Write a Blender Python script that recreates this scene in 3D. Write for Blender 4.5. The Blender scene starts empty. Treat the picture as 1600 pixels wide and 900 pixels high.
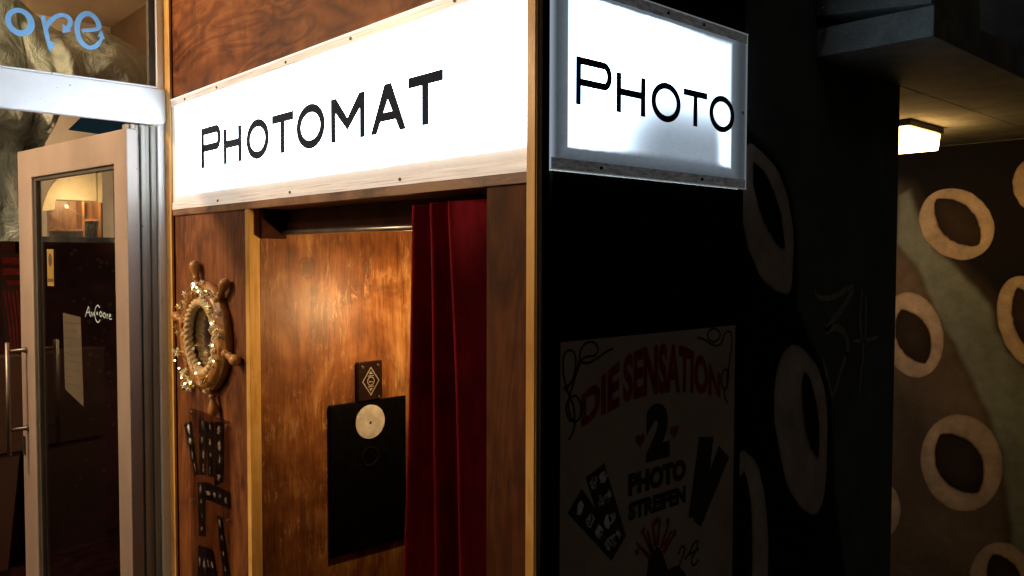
import bpy, bmesh, math, random
from mathutils import Vector, Matrix, noise
R = math.radians
sc = bpy.context.scene
col = sc.collection
rnd = random.Random(7)

# ---------------------------------------------------------------- camera, world, sun, exposure
cam = bpy.data.objects.new('camera', bpy.data.cameras.new('camera'))
col.objects.link(cam)
cam.data.lens = 28.91
cam.data.sensor_width = 36
cam.data.clip_start = 0.02
cam.data.clip_end = 500
_yaw, _pitch, _roll = R(47.49), R(-2.19), R(0.138)
_F = Vector((-math.sin(_yaw)*math.cos(_pitch), math.cos(_yaw)*math.cos(_pitch), math.sin(_pitch)))
_r = Vector((math.cos(_yaw), math.sin(_yaw), 0))
_u = _r.cross(_F)
_r2 = _r*math.cos(_roll) + _u*math.sin(_roll)
_u2 = -_r*math.sin(_roll) + _u*math.cos(_roll)
cam.matrix_world = Matrix(((_r2.x, _u2.x, -_F.x, 0), (_r2.y, _u2.y, -_F.y, 0), (_r2.z, _u2.z, -_F.z, 1.65), (0, 0, 0, 1)))
sc.camera = cam

w = bpy.data.worlds.new('World'); sc.world = w; w.use_nodes = True
nt = w.node_tree
bg = nt.nodes['Background']; bg.inputs[1].default_value = 0.12
sky = nt.nodes.new('ShaderNodeTexSky'); sky.sky_type = 'NISHITA'; sky.sun_disc = False
sky.sun_elevation = R(-4.5); sky.sun_rotation = R(200)
nt.links.new(sky.outputs[0], bg.inputs[0])

sun = bpy.data.lights.new('sun', 'SUN'); sun.energy = 0.042; sun.angle = R(20); sun.color = (1, .82, .62)
so = bpy.data.objects.new('sun', sun); col.objects.link(so)
so.rotation_euler = (R(58), 0, R(75)); so.location = (5, -2, 5)

sc.view_settings.view_transform = 'Standard'
sc.view_settings.look = 'None'
sc.view_settings.exposure = 0
sc.view_settings.gamma = 1
sc.render.engine = 'CYCLES'
sc.cycles.max_bounces = 8
sc.cycles.sample_clamp_indirect = 4
sc.cycles.use_denoising = True

# ---------------------------------------------------------------- node helpers
class N:
    def __init__(s, name):
        s.m = bpy.data.materials.new(name); s.m.use_nodes = True
        s.t = s.m.node_tree; s.b = s.t.nodes['Principled BSDF']; s.out = s.t.nodes['Material Output']
    def n(s, typ, **kw):
        nd = s.t.nodes.new('ShaderNode' + typ)
        ins = kw.pop('ins', {})
        for k, v in kw.items(): setattr(nd, k, v)
        for k, v in ins.items(): s.set(nd.inputs[k], v)
        return nd
    def set(s, sock, v):
        if isinstance(v, bpy.types.NodeSocket): s.t.links.new(v, sock)
        elif isinstance(v, tuple) and len(v) == 3 and sock.type == 'RGBA': sock.default_value = (*v, 1)
        else: sock.default_value = v
    def p(s, **kw):
        for k, v in kw.items(): s.set(s.b.inputs[k.replace('_', ' ')], v)
    def pos(s):
        return s.n('NewGeometry').outputs['Position']
    def map(s, vec, scale=(1,1,1), loc=(0,0,0)):
        return s.n('Mapping', ins={'Vector': vec, 'Scale': scale, 'Location': loc}).outputs[0]
    def noise(s, vec, scale=5, detail=5, rough=.55, dist=0):
        return s.n('TexNoise', ins={'Vector': vec, 'Scale': scale, 'Detail': detail, 'Roughness': rough, 'Distortion': dist}).outputs[0]
    def ramp(s, fac, stops):
        r = s.n('ValToRGB', ins={'Fac': fac}); cr = r.color_ramp
        while len(cr.elements) < len(stops): cr.elements.new(.5)
        for e, (p, c) in zip(cr.elements, stops): e.position = p; e.color = (*c, 1) if len(c) == 3 else c
        return r.outputs[0]
    def math(s, op, a, b=0.0, c=None):
        nd = s.n('Math', operation=op); s.set(nd.inputs[0], a); s.set(nd.inputs[1], b)
        if c is not None: s.set(nd.inputs[2], c)
        return nd.outputs[0]
    def mix(s, fac, a, b, mode='MIX'):
        nd = s.n('Mix', data_type='RGBA', blend_type=mode)
        s.set(nd.inputs[0], fac); s.set(nd.inputs[6], a); s.set(nd.inputs[7], b)
        return nd.outputs[2]
    def bump(s, h, strength=.3, dist=.002):
        return s.n('Bump', ins={'Height': h, 'Strength': strength, 'Distance': dist}).outputs[0]
    def sstep(s, v, a, b):
        nd = s.n('MapRange', interpolation_type='SMOOTHSTEP'); s.set(nd.inputs[0], v)
        nd.inputs[1].default_value = a; nd.inputs[2].default_value = b
        return nd.outputs[0]
    def sep(s, vec):
        return s.n('SeparateXYZ', ins={0: vec}).outputs

def simple(name, color, rough=.5, metal=0, var=.12, scale=12, bump=.15, spec=.5, stretch=(1,1,1)):
    k = N(name); v = k.map(k.pos(), stretch)
    f = k.noise(v, scale, 6)
    lo = tuple(c*(1-var*2) for c in color); hi = tuple(min(1, c*(1+var)) for c in color)
    k.p(Base_Color=k.ramp(f, [(.3, lo), (.7, hi)]), Metallic=metal, Specular_IOR_Level=spec,
        Roughness=k.math('MULTIPLY_ADD', f, .2, rough-.1))
    if bump: k.p(Normal=k.bump(k.noise(v, scale*9, 4), bump, .001))
    return k.m

def specks(name, color, rough, var, scale, stretch=(1,1,1)):
    k = N(name); P = k.pos(); f = k.noise(k.map(P, stretch), scale, 7, .62); g = k.noise(P, 70, 2, .5); d = k.noise(k.map(P, (1, 1, .25)), 26, 6, .7)
    c = k.ramp(f, [(.28, tuple(q*(1-var*2) for q in color)), (.7, tuple(min(1, q*(1+var)) for q in color))])
    c = k.mix(k.math('MULTIPLY', k.sstep(d, .62, .72), .35), c, tuple(q*.35 for q in color))
    c = k.mix(k.math('MULTIPLY', k.sstep(g, .735, .76), .8), c, (.05, .04, .03))
    k.p(Base_Color=c, Roughness=k.math('MULTIPLY_ADD', f, .3, rough-.15), Normal=k.bump(k.math('ADD', d, f), .25, .0015))
    return k.m

def wood(name, dark, mid, light, horiz=False, rough=.38, streak=.5, knots=(), figure=9, glints=0.0, seed=0., ringamp=.26, spec=.4):
    k = N(name); P = k.pos()
    P = k.n('VectorMath', operation='ADD', ins={0: P, 1: (seed, seed*1.7, seed*.6)}).outputs[0]
    v = k.map(P, (1.0, 1.0, 4.2) if horiz else (4.2, 4.2, .75))
    big = k.noise(v, 1.5, 3, .5, 1.1)
    rings = k.math('PINGPONG', k.math('MULTIPLY', big, figure), .5)
    rings = k.math('MULTIPLY', rings, 2.0)
    fine = k.noise(k.map(P, (4, 4, 46) if horiz else (46, 46, 2.6)), 2.0, 8, .68, .9)
    blot = k.noise(k.map(P, (1, 1, 1)), 3.2, 4, .6, .6)
    f = k.math('ADD', k.math('MULTIPLY', rings, ringamp), k.math('MULTIPLY', fine, streak))
    f = k.math('ADD', f, k.math('MULTIPLY', k.math('SUBTRACT', blot, .5), 1.3))
    f = k.math('ADD', f, .14)
    c = k.ramp(f, [(.12, dark), (.48, mid), (.9, light)])
    if glints:
        sc1 = k.noise(k.map(P, (11, 11, 2.6)), 2.4, 9, .78, 2.2); msk = k.sstep(k.noise(P, 5.0, 4, .6, .8), .42, .62)
        sm = k.math('MULTIPLY', k.math('MULTIPLY', k.sstep(sc1, .53, .59), msk), glints)
        c = k.mix(sm, c, (.66, .42, .19))  # pale streaks: highlights on varnish ridges, mixed into the colour
        gr = k.noise(k.map(P, (60, 60, 4)), 2.0, 6, .7, .5); c = k.mix(k.math('MULTIPLY', k.sstep(gr, .52, .66), .55), c, tuple(x*.9 for x in dark))
    sm2 = k.noise(k.map(P, (1.6, 1.6, .8)), 3.6, 9, .68, .8)
    c = k.mix(k.math('MULTIPLY', k.sstep(sm2, .50, .70), .62), c, tuple(x*.8 for x in dark))
    for (ky, kz, a, b) in knots:
        S = k.sep(P)
        n2 = k.math('MULTIPLY', k.math('SUBTRACT', k.noise(P, 45, 2), .5), .9)
        dy = k.math('MULTIPLY', k.math('SUBTRACT', S[1], ky), 1/a); dz = k.math('MULTIPLY', k.math('SUBTRACT', S[2], kz), 1/b)
        d = k.math('ADD', k.math('SQRT', k.math('ADD', k.math('MULTIPLY', dy, dy), k.math('MULTIPLY', dz, dz))), n2)
        halo = k.math('MULTIPLY', k.math('SUBTRACT', 1.0, k.sstep(k.math('ABSOLUTE', k.math('SUBTRACT', d, 1.25)), .0, .30)), .38)
        c = k.mix(halo, c, tuple(x*.45 for x in dark))
        c = k.mix(k.math('MULTIPLY', k.math('SUBTRACT', 1.0, k.sstep(d, .6, 1.15)), .62), c, (.10, .055, .035))
    k.p(Base_Color=c, Roughness=k.math('MULTIPLY_ADD', fine, .25, rough-.1), Specular_IOR_Level=spec,
        Normal=k.bump(k.math('ADD', fine, k.math('MULTIPLY', rings, .3)), .22, .0015))
    return k.m

def vcol(name, rough=.85, bump=.35, bscale=260):
    k = N(name); a = k.n('Attribute', attribute_name='Col').outputs[0]
    P = k.pos()
    f = k.noise(P, 14, 6, .6); g = k.noise(P, bscale, 3, .6); h = k.noise(P, 3, 4)
    c = k.mix(1.0, a, k.ramp(f, [(.25, (.72, .72, .72)), (.75, (1.15, 1.12, 1.1))]), 'MULTIPLY')
    c = k.mix(1.0, c, k.ramp(g, [(.3, (.78, .78, .78)), (.7, (1.1, 1.1, 1.1))]), 'MULTIPLY')
    k.p(Base_Color=c, Roughness=rough, Specular_IOR_Level=.25, Normal=k.bump(k.math('ADD', g, h), bump, .004))
    return k.m

def pane_mat(name, tint=(1, 1, 1), gloss=.05):
    k = N(name); k.t.nodes.remove(k.b)
    tr = k.n('BsdfTransparent', ins={0: (*tint, 1)})
    gl = k.n('BsdfGlossy', ins={'Roughness': .03, 'Color': (1, 1, 1, 1)})
    lw = k.n('LayerWeight', ins={'Blend': .5}).outputs['Facing']
    fr = k.math('MULTIPLY_ADD', k.math('POWER', lw, 5.0), .55, .035)
    sm = k.noise(k.pos(), 6, 5)
    fac = k.math('MULTIPLY_ADD', sm, gloss, fr)
    mx = k.n('MixShader'); k.set(mx.inputs[0], fac); k.set(mx.inputs[1], tr.outputs[0]); k.set(mx.inputs[2], gl.outputs[0])
    k.t.links.new(mx.outputs[0], k.out.inputs[0])
    return k.m

def emit(name, color, strength, base=(.8, .8, .8)):
    k = N(name); k.p(Base_Color=base, Emission_Color=color, Emission_Strength=strength, Roughness=.35)
    return k.m

M = {}
M['ply'] = wood('stained_plywood', (.022, .007, .003), (.105, .034, .011), (.25, .095, .03), streak=.75, ringamp=.3, rough=.5, spec=.25)
M['ply_up'] = wood('swirled_plywood', (.075, .021, .007), (.21, .066, .020), (.42, .165, .055), horiz=True, figure=7, streak=.3, seed=3.1, ringamp=.34, rough=.5, spec=.12)
M['ply_right'] = wood('dark_stained_plywood', (.035, .011, .004), (.09, .03, .01), (.17, .062, .02), seed=5., rough=.6, spec=.12)
M['ply_in'] = wood('varnished_plywood', (.065, .020, .006), (.25, .090, .024), (.56, .30, .11), rough=.42, streak=.42, figure=4, ringamp=.2, glints=.45,
                   knots=((1.649, 1.604, .013, .026), (1.408, 1.61, .022, .030), (1.432, 1.527, .009, .012), (1.432, 1.482, .008, .012)))
M['ply_edge'] = wood('plywood_edge', (.012, .005, .003), (.075, .030, .014), (.30, .16, .08), horiz=True, figure=3, streak=.9, seed=8)
M['pine'] = wood('pine_strip', (.46, .22, .045), (.70, .40, .10), (.86, .56, .19), figure=5, streak=.8, rough=.3)
M['oak'] = wood('turned_wood', (.17, .065, .014), (.40, .19, .05), (.58, .32, .11), figure=6, rough=.28, seed=2)
M['black_wood'] = simple('black_painted_wood', (.012, .007, .005), .8, var=.3, spec=.1)
M['void'] = simple('dark_interior_board', (.055, .018, .010), .8, var=.3, spec=.1)
M['white_paint'] = specks('white_gloss_paint', (.84, .85, .87), .32, .05, 5)
M['jamb_paint'] = specks('grey_white_paint', (.29, .27, .235), .45, .14, 7, (1, 1, .3))
M['door_paint'] = specks('cream_door_paint', (.31, .255, .22), .45, .12, 4, (1, 1, .3))
M['seal'] = simple('dark_rubber_seal', (.06, .055, .045), .6)
M['steel'] = simple('brushed_steel', (.26, .23, .20), .42, 1, bump=.05)
M['rail'] = simple('grey_steel_tube', (.34, .33, .31), .35, .9, bump=.03)
M['screw'] = simple('screw_metal', (.5, .47, .42), .3, 1, bump=0)
M['rust'] = simple('dark_screw_metal', (.06, .05, .04), .5, .6, bump=0)
M['letter'] = simple('black_vinyl', (.034, .046, .080), .9, var=.1, bump=0, spec=.05)
M['glass'] = pane_mat('window_glass', (.95, .96, .94), .03)
M['acrylic'] = pane_mat('tinted_acrylic', (.80, .76, .72), .0)
M['blue'] = emit('light_blue_vinyl', (0, 0, 0), 0); 
k = N('light_blue_vinyl'); k.p(Base_Color=(.23, .52, .88), Roughness=.5); M['blue'] = k.m
M['cyan_pen'] = simple('pale_blue_paint_pen', (.42, .60, .66), .6, bump=0)
M['board'] = simple('black_lacquered_board', (.0022, .0018, .0018), .5, var=.3, scale=30, bump=.04, spec=.1)
M['badge'] = simple('dark_enamel_plate', (.016, .008, .006), .25, var=.2, bump=0)
M['silver'] = simple('scuffed_pale_disc', (.60, .57, .52), .55, 0, var=.16, scale=26)
M['silver_line'] = simple('silver_print', (.42, .36, .28), .4, .4, bump=0)
k = N('red_velvet'); P = k.pos(); f = k.noise(k.map(P, (1, 1, .15)), 60, 4); g = k.noise(P, 9, 4)
k.p(Base_Color=k.ramp(k.math('ADD', k.math('MULTIPLY', f, .4), k.math('MULTIPLY', g, .6)), [(.3, (.11, .001, .006)), (.75, (.34, .005, .020))]), Roughness=.8, Specular_IOR_Level=.1,
    Sheen_Weight=.9, Sheen_Roughness=.25, Sheen_Tint=(1, .03, .09), Normal=k.bump(k.noise(P, 420, 3), .5, .0012)); M['velvet'] = k.m
M['mirror'] = simple('mirror_silver', (.75, .75, .72), .12, 1, var=.03, bump=0)
k = N('rope_fibre'); P = k.pos(); f = k.noise(P, 190, 5, .7)
k.p(Base_Color=k.ramp(f, [(.25, (.40, .27, .11)), (.7, (.80, .62, .34))]), Roughness=.85, Normal=k.bump(f, .6, .002)); M['rope'] = k.m
M['star'] = simple('cream_star_plastic', (.97, .90, .62), .25, .0, bump=0, var=.05)
M['gold_star'] = simple('gold_foil_star', (.85, .60, .18), .22, .9, bump=0, var=.08)
M['wire'] = simple('copper_wire', (.30, .20, .09), .4, .8, bump=0)
M['strip_black'] = simple('photo_paper_black', (.006, .005, .006), .3, var=.2, bump=0)
k = N('photo_print'); P = k.pos(); f = k.noise(P, 160, 4, .65); f2 = k.noise(P, 42, 3, .6)
k.p(Base_Color=k.ramp(k.math('ADD', k.math('MULTIPLY', f, .5), k.math('MULTIPLY', f2, .5)), [(.40, (.012, .012, .015)), (.46, (.30, .30, .33)), (.54, (.85, .85, .92))]), Roughness=.3); M['photo'] = k.m
k = N('aged_poster_paper'); P = k.pos(); f = k.noise(P, 5, 6, .6)
k.p(Base_Color=k.ramp(f, [(.3, (.36, .29, .23)), (.7, (.52, .44, .36))]), Roughness=.7); M['paper'] = k.m
M['poster_red'] = simple('dark_red_ink', (.30, .014, .02), .6, var=.3, scale=30, bump=0)
M['poster_black'] = simple('black_ink', (.03, .028, .03), .6, var=.2, bump=0)
M['note'] = simple('note_paper', (.13, .11, .085), .8, var=.1)
M['ink'] = simple('dark_pen_ink', (.05, .035, .03), .7, bump=0)
M['yellow'] = simple('ochre_sticker', (.30, .20, .045), .5)
M['pillar'] = vcol('painted_render', .85, .5); M['paint'] = vcol('wall_paint', .8, .35)
M['chalk'] = simple('faded_chalk_paint', (.30, .27, .23), .95, var=.15, scale=30, bump=0)
k = N('painted_concrete'); P = k.pos(); f = k.noise(P, 9, 6, .6); g = k.noise(P, 240, 3, .6)
k.p(Base_Color=k.mix(1.0, k.ramp(f, [(.3, (.15, .15, .14)), (.7, (.30, .29, .26))]), k.ramp(g, [(.3, (.7, .7, .7)), (.7, (1.1, 1.1, 1.1))]), 'MULTIPLY'),
    Roughness=.9, Normal=k.bump(k.math('ADD', k.noise(P, 30, 5), k.math('MULTIPLY', g, .6)), .6, .006)); M['concrete'] = k.m
M['lamp_frame'] = simple('dark_lamp_metal', (.03, .022, .016), .5, .3)
M['lamp_glow'] = emit('lamp_diffuser', (1, .57, .175), 18.0)
M['asphalt'] = simple('pavement_slabs', (.05, .048, .045), .9, scale=3)
M['shop_wall'] = simple('cream_plaster', (.74, .68, .56), .8, scale=3)
M['shop_ceiling'] = simple('beige_ceiling_paint', (.66, .54, .42), .8, scale=2)
M['shop_side'] = simple('taupe_wall_paint', (.17, .125, .085), .8, scale=3)
M['cream'] = simple('warm_cream_panel', (.62, .52, .34), .6, scale=6)
M['shop_wood'] = wood('cabinet_wood', (.10, .04, .015), (.28, .12, .04), (.45, .22, .08), seed=9)
M['maroon'] = simple('maroon_backcloth', (.011, .003, .004), .95, var=.5, scale=14, spec=.03)
M['redwall'] = simple('dark_red_panel', (.05, .006, .007), .8, var=.4, scale=8)
M['dot'] = simple('faded_dot_print', (.022, .012, .011), .9, bump=0)
M['brown_panel'] = simple('brown_board', (.05, .018, .008), .7, scale=4)
M['bluecloth'] = simple('deep_blue_panel', (.02, .17, .55), .6, bump=0)
M['bottle'] = simple('dark_bottle_glass', (.02, .015, .01), .15, bump=0)
k = N('grey_dust_sheet'); P = k.pos(); f = k.noise(k.map(P, (1, 2.2, 1)), 4, 7, .62, 1.2); g = k.noise(P, 22, 5)
k.p(Base_Color=k.ramp(k.math('ADD', k.math('MULTIPLY', f, .8), k.math('MULTIPLY', g, .2)), [(.3, (.08, .115, .10)), (.5, (.26, .32, .28)), (.74, (.72, .72, .64))]), Roughness=.38,
    Specular_IOR_Level=.6, Normal=k.bump(f, .8, .05)); M['tarp'] = k.m

def sign_mat(name, ax, lo, hi, z0, z1, soft, strength, glow, dim=None):
    # a back-lit acrylic: full light over the open part of the box, a weak glow where it lies on the battens
    k = N(name); S = k.sep(k.pos()); a = S[ax]; z = S[2]
    rag = k.math('MULTIPLY', k.math('SUBTRACT', k.noise(k.map(k.pos(), (7, 7, 3)), 3, 6, .7), .5), .006 if dim else .012)
    zz = k.math('ADD', z, rag)
    def rect(sf):
        mn = k.math('MINIMUM', k.math('MINIMUM', k.math('SUBTRACT', a, lo), k.math('SUBTRACT', hi, a)), k.math('MINIMUM', k.math('SUBTRACT', zz, z0), k.math('SUBTRACT', z1, zz)))
        return k.sstep(mn, -sf, sf*.3)
    f = rect(soft); halo = rect(soft*4)
    mott = k.noise(k.map(k.pos(), (12, 12, 30)), 5, 5, .7)
    g = k.math('MULTIPLY', k.math('MULTIPLY_ADD', mott, .5, .5), k.math('MULTIPLY_ADD', halo, glow*1.5, glow*.5))
    if dim:   # failing tube towards the lower far corner, its last stub still bright
        d = k.math('MULTIPLY', k.sstep(k.math('ADD', a, k.math('MULTIPLY', z, -.30)), .74, 1.04), k.math('SUBTRACT', 1.0, k.sstep(z, 1.91, 2.11)))
        stub = k.math('MULTIPLY', k.sstep(a, 1.795, 1.85), k.math('SUBTRACT', 1.0, k.sstep(z, 1.97, 2.02)))
        right = k.math('MULTIPLY', k.sstep(a, 1.60, 1.85), .45)
        d = k.math('MAXIMUM', d, right)
        d = k.math('MULTIPLY', d, k.math('MULTIPLY_ADD', stub, -.72, 1.0))
        f = k.math('MULTIPLY', f, k.math('POWER', .0115, d))
        g = k.math('ADD', g, k.math('MULTIPLY', k.math('SUBTRACT', 1.0, k.sstep(a, 1.208, 1.232)), .38))
    e = k.math('ADD', k.math('MULTIPLY', f, strength), g)
    colr = k.mix(k.sstep(f, 0, .25), (.62, .76, .92) if dim else (1, .89, .80), (.52, .78, 1.0) if dim else (.76, .89, 1.0))
    k.p(Base_Color=(.25, .25, .25) if dim else (.6, .6, .6), Emission_Color=colr, Emission_Strength=e, Roughness=.3)
    return k.m
M['sign_front'] = sign_mat('lit_front_acrylic', 0, -3.218, -1.2, 1.890, 2.222, .012, 12.5, .56)
M['sign_side'] = sign_mat('lit_side_acrylic', 1, 1.275, 1.868, 1.893, 2.194, .015, 14.0, .17, dim=True)

# ---------------------------------------------------------------- mesh helpers
class MB:
    def __init__(s): s.v = []; s.f = []; s.c = None
    def add(s, vs, fs):
        o = len(s.v); s.v += [tuple(p) for p in vs]; s.f += [tuple(i+o for i in f) for f in fs]; return s
    def box(s, x0, x1, y0, y1, z0, z1):
        return s.add([(x0,y0,z0),(x1,y0,z0),(x1,y1,z0),(x0,y1,z0),(x0,y0,z1),(x1,y0,z1),(x1,y1,z1),(x0,y1,z1)],
                     [(0,3,2,1),(4,5,6,7),(0,1,5,4),(1,2,6,5),(2,3,7,6),(3,0,4,7)])
    def tube(s, pts, r, n=8, cap=True):
        pts = [Vector(p) for p in pts]; rr = r if isinstance(r, (list, tuple)) else [r]*len(pts)
        vs = []; prev = None
        for i, p in enumerate(pts):
            t = (pts[min(i+1, len(pts)-1)] - pts[max(i-1, 0)]).normalized()
            ref = prev if prev is not None else (Vector((0,0,1)) if abs(t.z) < .9 else Vector((1,0,0)))
            a = (ref - t*ref.dot(t)).normalized(); b = t.cross(a); prev = a
            for j in range(n):
                th = 2*math.pi*j/n; vs.append(p + (a*math.cos(th) + b*math.sin(th))*rr[i])
        fs = [(i*n+j, i*n+(j+1)%n, (i+1)*n+(j+1)%n, (i+1)*n+j) for i in range(len(pts)-1) for j in range(n)]
        if cap: fs += [tuple(range(n))[::-1], tuple((len(pts)-1)*n + j for j in range(n))]
        return s.add(vs, fs)
    def slab(s, pts, fn, d0, d1):      # flat outline pts given thickness d0..d1 along the plane's normal
        n = len(pts)
        return s.add([fn(a, b, d0) for a, b in pts] + [fn(a, b, d1) for a, b in pts],
                     [tuple(range(n)), tuple(range(n, 2*n))[::-1]] + [(i, (i+1)%n, n+(i+1)%n, n+i) for i in range(n)])
    def strip(s, A, B, fn, d0, d1, closed=False):   # band between two outlines
        n = len(A); vs = [fn(a, b, d) for d in (d0, d1) for L in (A, B) for a, b in L]; fs = []
        for i in range(n if closed else n-1):
            j = (i+1) % n
            fs += [(i, j, n+j, n+i), (2*n+i, 3*n+i, 3*n+j, 2*n+j), (i, 2*n+i, 2*n+j, j), (n+i, n+j, 3*n+j, 3*n+i)]
        if not closed: fs += [(0, n, 3*n, 2*n), (n-1, 3*n-1, 4*n-1, 2*n-1)]
        return s.add(vs, fs)
    def line(s, pts, wd, fn, d0, d1):    # ribbon of given width along a polyline
        A = []; B = []
        for i, p in enumerate(pts):
            q0 = pts[max(i-1, 0)]; q1 = pts[min(i+1, len(pts)-1)]
            dx, dy = q1[0]-q0[0], q1[1]-q0[1]; L = math.hypot(dx, dy) or 1
            wi = wd[i] if isinstance(wd, (list, tuple)) else wd
            A.append((p[0]-dy/L*wi/2, p[1]+dx/L*wi/2)); B.append((p[0]+dy/L*wi/2, p[1]-dx/L*wi/2))
        return s.strip(A, B, fn, d0, d1)

def smoothpts(pts, k=6, closed=False):
    out = []; n = len(pts)
    rng = range(n) if closed else range(n-1)
    for i in rng:
        g = lambda j: pts[j % n] if closed else pts[max(0, min(n-1, j))]
        p0, p1, p2, p3 = g(i-1), g(i), g(i+1), g(i+2)
        for q in range(k):
            t = q/k
            out.append(tuple(.5*((2*b)+(-a+c)*t+(2*a-5*b+4*c-d)*t*t+(-a+3*b-3*c+d)*t**3) for a, b, c, d in zip(p0, p1, p2, p3)))
    if not closed: out.append(tuple(pts[-1]))
    return out

PX = lambda Y: (lambda a, b, d: (a, Y-d, b))       # plane facing -Y, coordinates (X, Z)
PY = lambda X: (lambda a, b, d: (X+d, a, b))       # plane facing +X, coordinates (Y, Z)
BASE = {}
def build(name, mb, mat, parent=None, base=None, bevel=0, smooth=False, recalc=True):
    o0 = Vector(base) if base else (BASE[parent.name] if parent else Vector((0,0,0)))
    me = bpy.data.meshes.new(name)
    me.from_pydata([tuple(Vector(v)-o0) for v in mb.v], [], mb.f)
    if recalc:
        bm = bmesh.new(); bm.from_mesh(me); bmesh.ops.recalc_face_normals(bm, faces=bm.faces); bm.to_mesh(me); bm.free()
    me.materials.append(mat)
    if mb.c is not None:
        at = me.color_attributes.new('Col', 'FLOAT_COLOR', 'POINT')
        at.data.foreach_set('color', [x for c in mb.c for x in (*c, 1.0)])
    o = bpy.data.objects.new(name, me); col.objects.link(o)
    if parent: o.parent = parent
    else: o.location = o0
    BASE[o.name] = o0
    if bevel:
        b = o.modifiers.new('bevel', 'BEVEL'); b.width = bevel; b.segments = 2; b.limit_method = 'ANGLE'
    if smooth:
        for p in me.polygons: p.use_smooth = True
    return o
def thing(name, label, cat, loc, group=None):
    o = bpy.data.objects.new(name, None); col.objects.link(o); o.location = loc; o.empty_display_size = .1
    BASE[o.name] = Vector(loc); return tag(o, label, cat, group)
def tag(o, label, cat, group=None):
    o['label'] = label; o['category'] = cat
    if group: o['group'] = group
    return o
def struct(o): o['kind'] = 'structure'; return o
def BX(*a): return MB().box(*a)
def disc(fn, a, b, r, d0, d1, n=28, rz=None):
    return MB().slab([(a+r*math.cos(2*math.pi*i/n), b+(rz or r)*math.sin(2*math.pi*i/n)) for i in range(n)], fn, d0, d1)

def glyph(ch, a0, a1, b0, b1, t, fn, d0, d1):
    m = MB(); w = a1-a0; h = b1-b0
    if ch == 'O':
        n = 44; O = []; I = []
        for i in range(n):
            th = 2*math.pi*i/n; c, s_ = math.cos(th), math.sin(th)
            cx, cy = (a0+a1)/2, (b0+b1)/2
            O.append((cx+w/2*c, cy+h/2*s_)); I.append((cx+(w/2-t)*c, cy+(h/2-t*.95)*s_))
        m.strip(O, I, fn, d0, d1, True)
    elif ch == 'P':
        m.slab([(a0,b0),(a0+t,b0),(a0+t,b1),(a0,b1)], fn, d0, d1)
        bm_ = b0+h*.40; r = (b1-bm_)/2; O = [(a0+t,b1)]; I = [(a0+t,b1-t)]
        for i in range(15):
            th = math.pi/2-math.pi*i/14; cx = a1-r*.85; cy = (b1+bm_)/2
            O.append((cx+r*.85*math.cos(th), cy+r*math.sin(th))); I.append((cx+(r*.85-t)*math.cos(th), cy+(r-t)*math.sin(th)))
        O.append((a0+t,bm_)); I.append((a0+t,bm_+t)); m.strip(O, I, fn, d0, d1)
    elif ch == 'H':
        for x in (a0, a1-t): m.slab([(x,b0),(x+t,b0),(x+t,b1),(x,b1)], fn, d0, d1)
        y = b0+h*.44; m.slab([(a0+t,y),(a1-t,y),(a1-t,y+t),(a0+t,y+t)], fn, d0, d1)
    elif ch == 'T':
        m.slab([(a0,b1-t),(a1,b1-t),(a1,b1),(a0,b1)], fn, d0, d1); c = (a0+a1)/2
        m.slab([(c-t/2,b0),(c+t/2,b0),(c+t/2,b1-t),(c-t/2,b1-t)], fn, d0, d1)
    elif ch == 'M':
        c = (a0+a1)/2; u = t*.92
        m.slab([(a0,b0),(a0+u,b0),(a0+u,b1-h*.33),(c,b0+h*.22),(a1-u,b1-h*.33),(a1-u,b0),(a1,b0),(a1,b1),(a1-u*1.15,b1),(c,b0+h*.50),(a0+u*1.15,b1),(a0,b1)], fn, d0, d1)
    elif ch == 'A':
        c = (a0+a1)/2; u = t*1.05
        m.slab([(a0,b0),(a0+u,b0),(c,b1-t*1.5),(a1-u,b0),(a1,b0),(c+u*.55,b1),(c-u*.55,b1)], fn, d0, d1)
        y = b0+h*.24; q = (w/2-u)*(1-h*.24/(h-t*1.5)); q2 = (w/2-u)*(1-(h*.24+t*.85)/(h-t*1.5))
        m.slab([(c-q,y),(c+q,y),(c+q2,y+t*.85),(c-q2,y+t*.85)], fn, d0, d1)
    return m

def text_mb(body, fn, d, mapper, offset=0.0):
    cu = bpy.data.curves.new('txt', 'FONT'); cu.body = body; cu.size = 1; cu.offset = offset; cu.resolution_u = 3
    ob = bpy.data.objects.new('txt', cu); me = bpy.data.meshes.new_from_object(ob)
    bm = bmesh.new(); bm.from_mesh(me); bmesh.ops.subdivide_edges(bm, edges=[e for e in bm.edges if e.calc_length() > .12], cuts=2); bmesh.ops.triangulate(bm, faces=bm.faces)
    xs = [v.co.x for v in bm.verts]; ys = [v.co.y for v in bm.verts]; x0, x1, y0, y1 = min(xs), max(xs), min(ys), max(ys)
    bm.verts.ensure_lookup_table(); bm.verts.index_update()
    m = MB(); m.add([fn(*mapper((v.co.x-x0)/(x1-x0), (v.co.y-y0)/(y1-y0)), d) for v in bm.verts], [tuple(v.index for v in f.verts) for f in bm.faces])
    bm.free(); bpy.data.objects.remove(ob); bpy.data.curves.remove(cu); bpy.data.meshes.remove(me)
    return m

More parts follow.
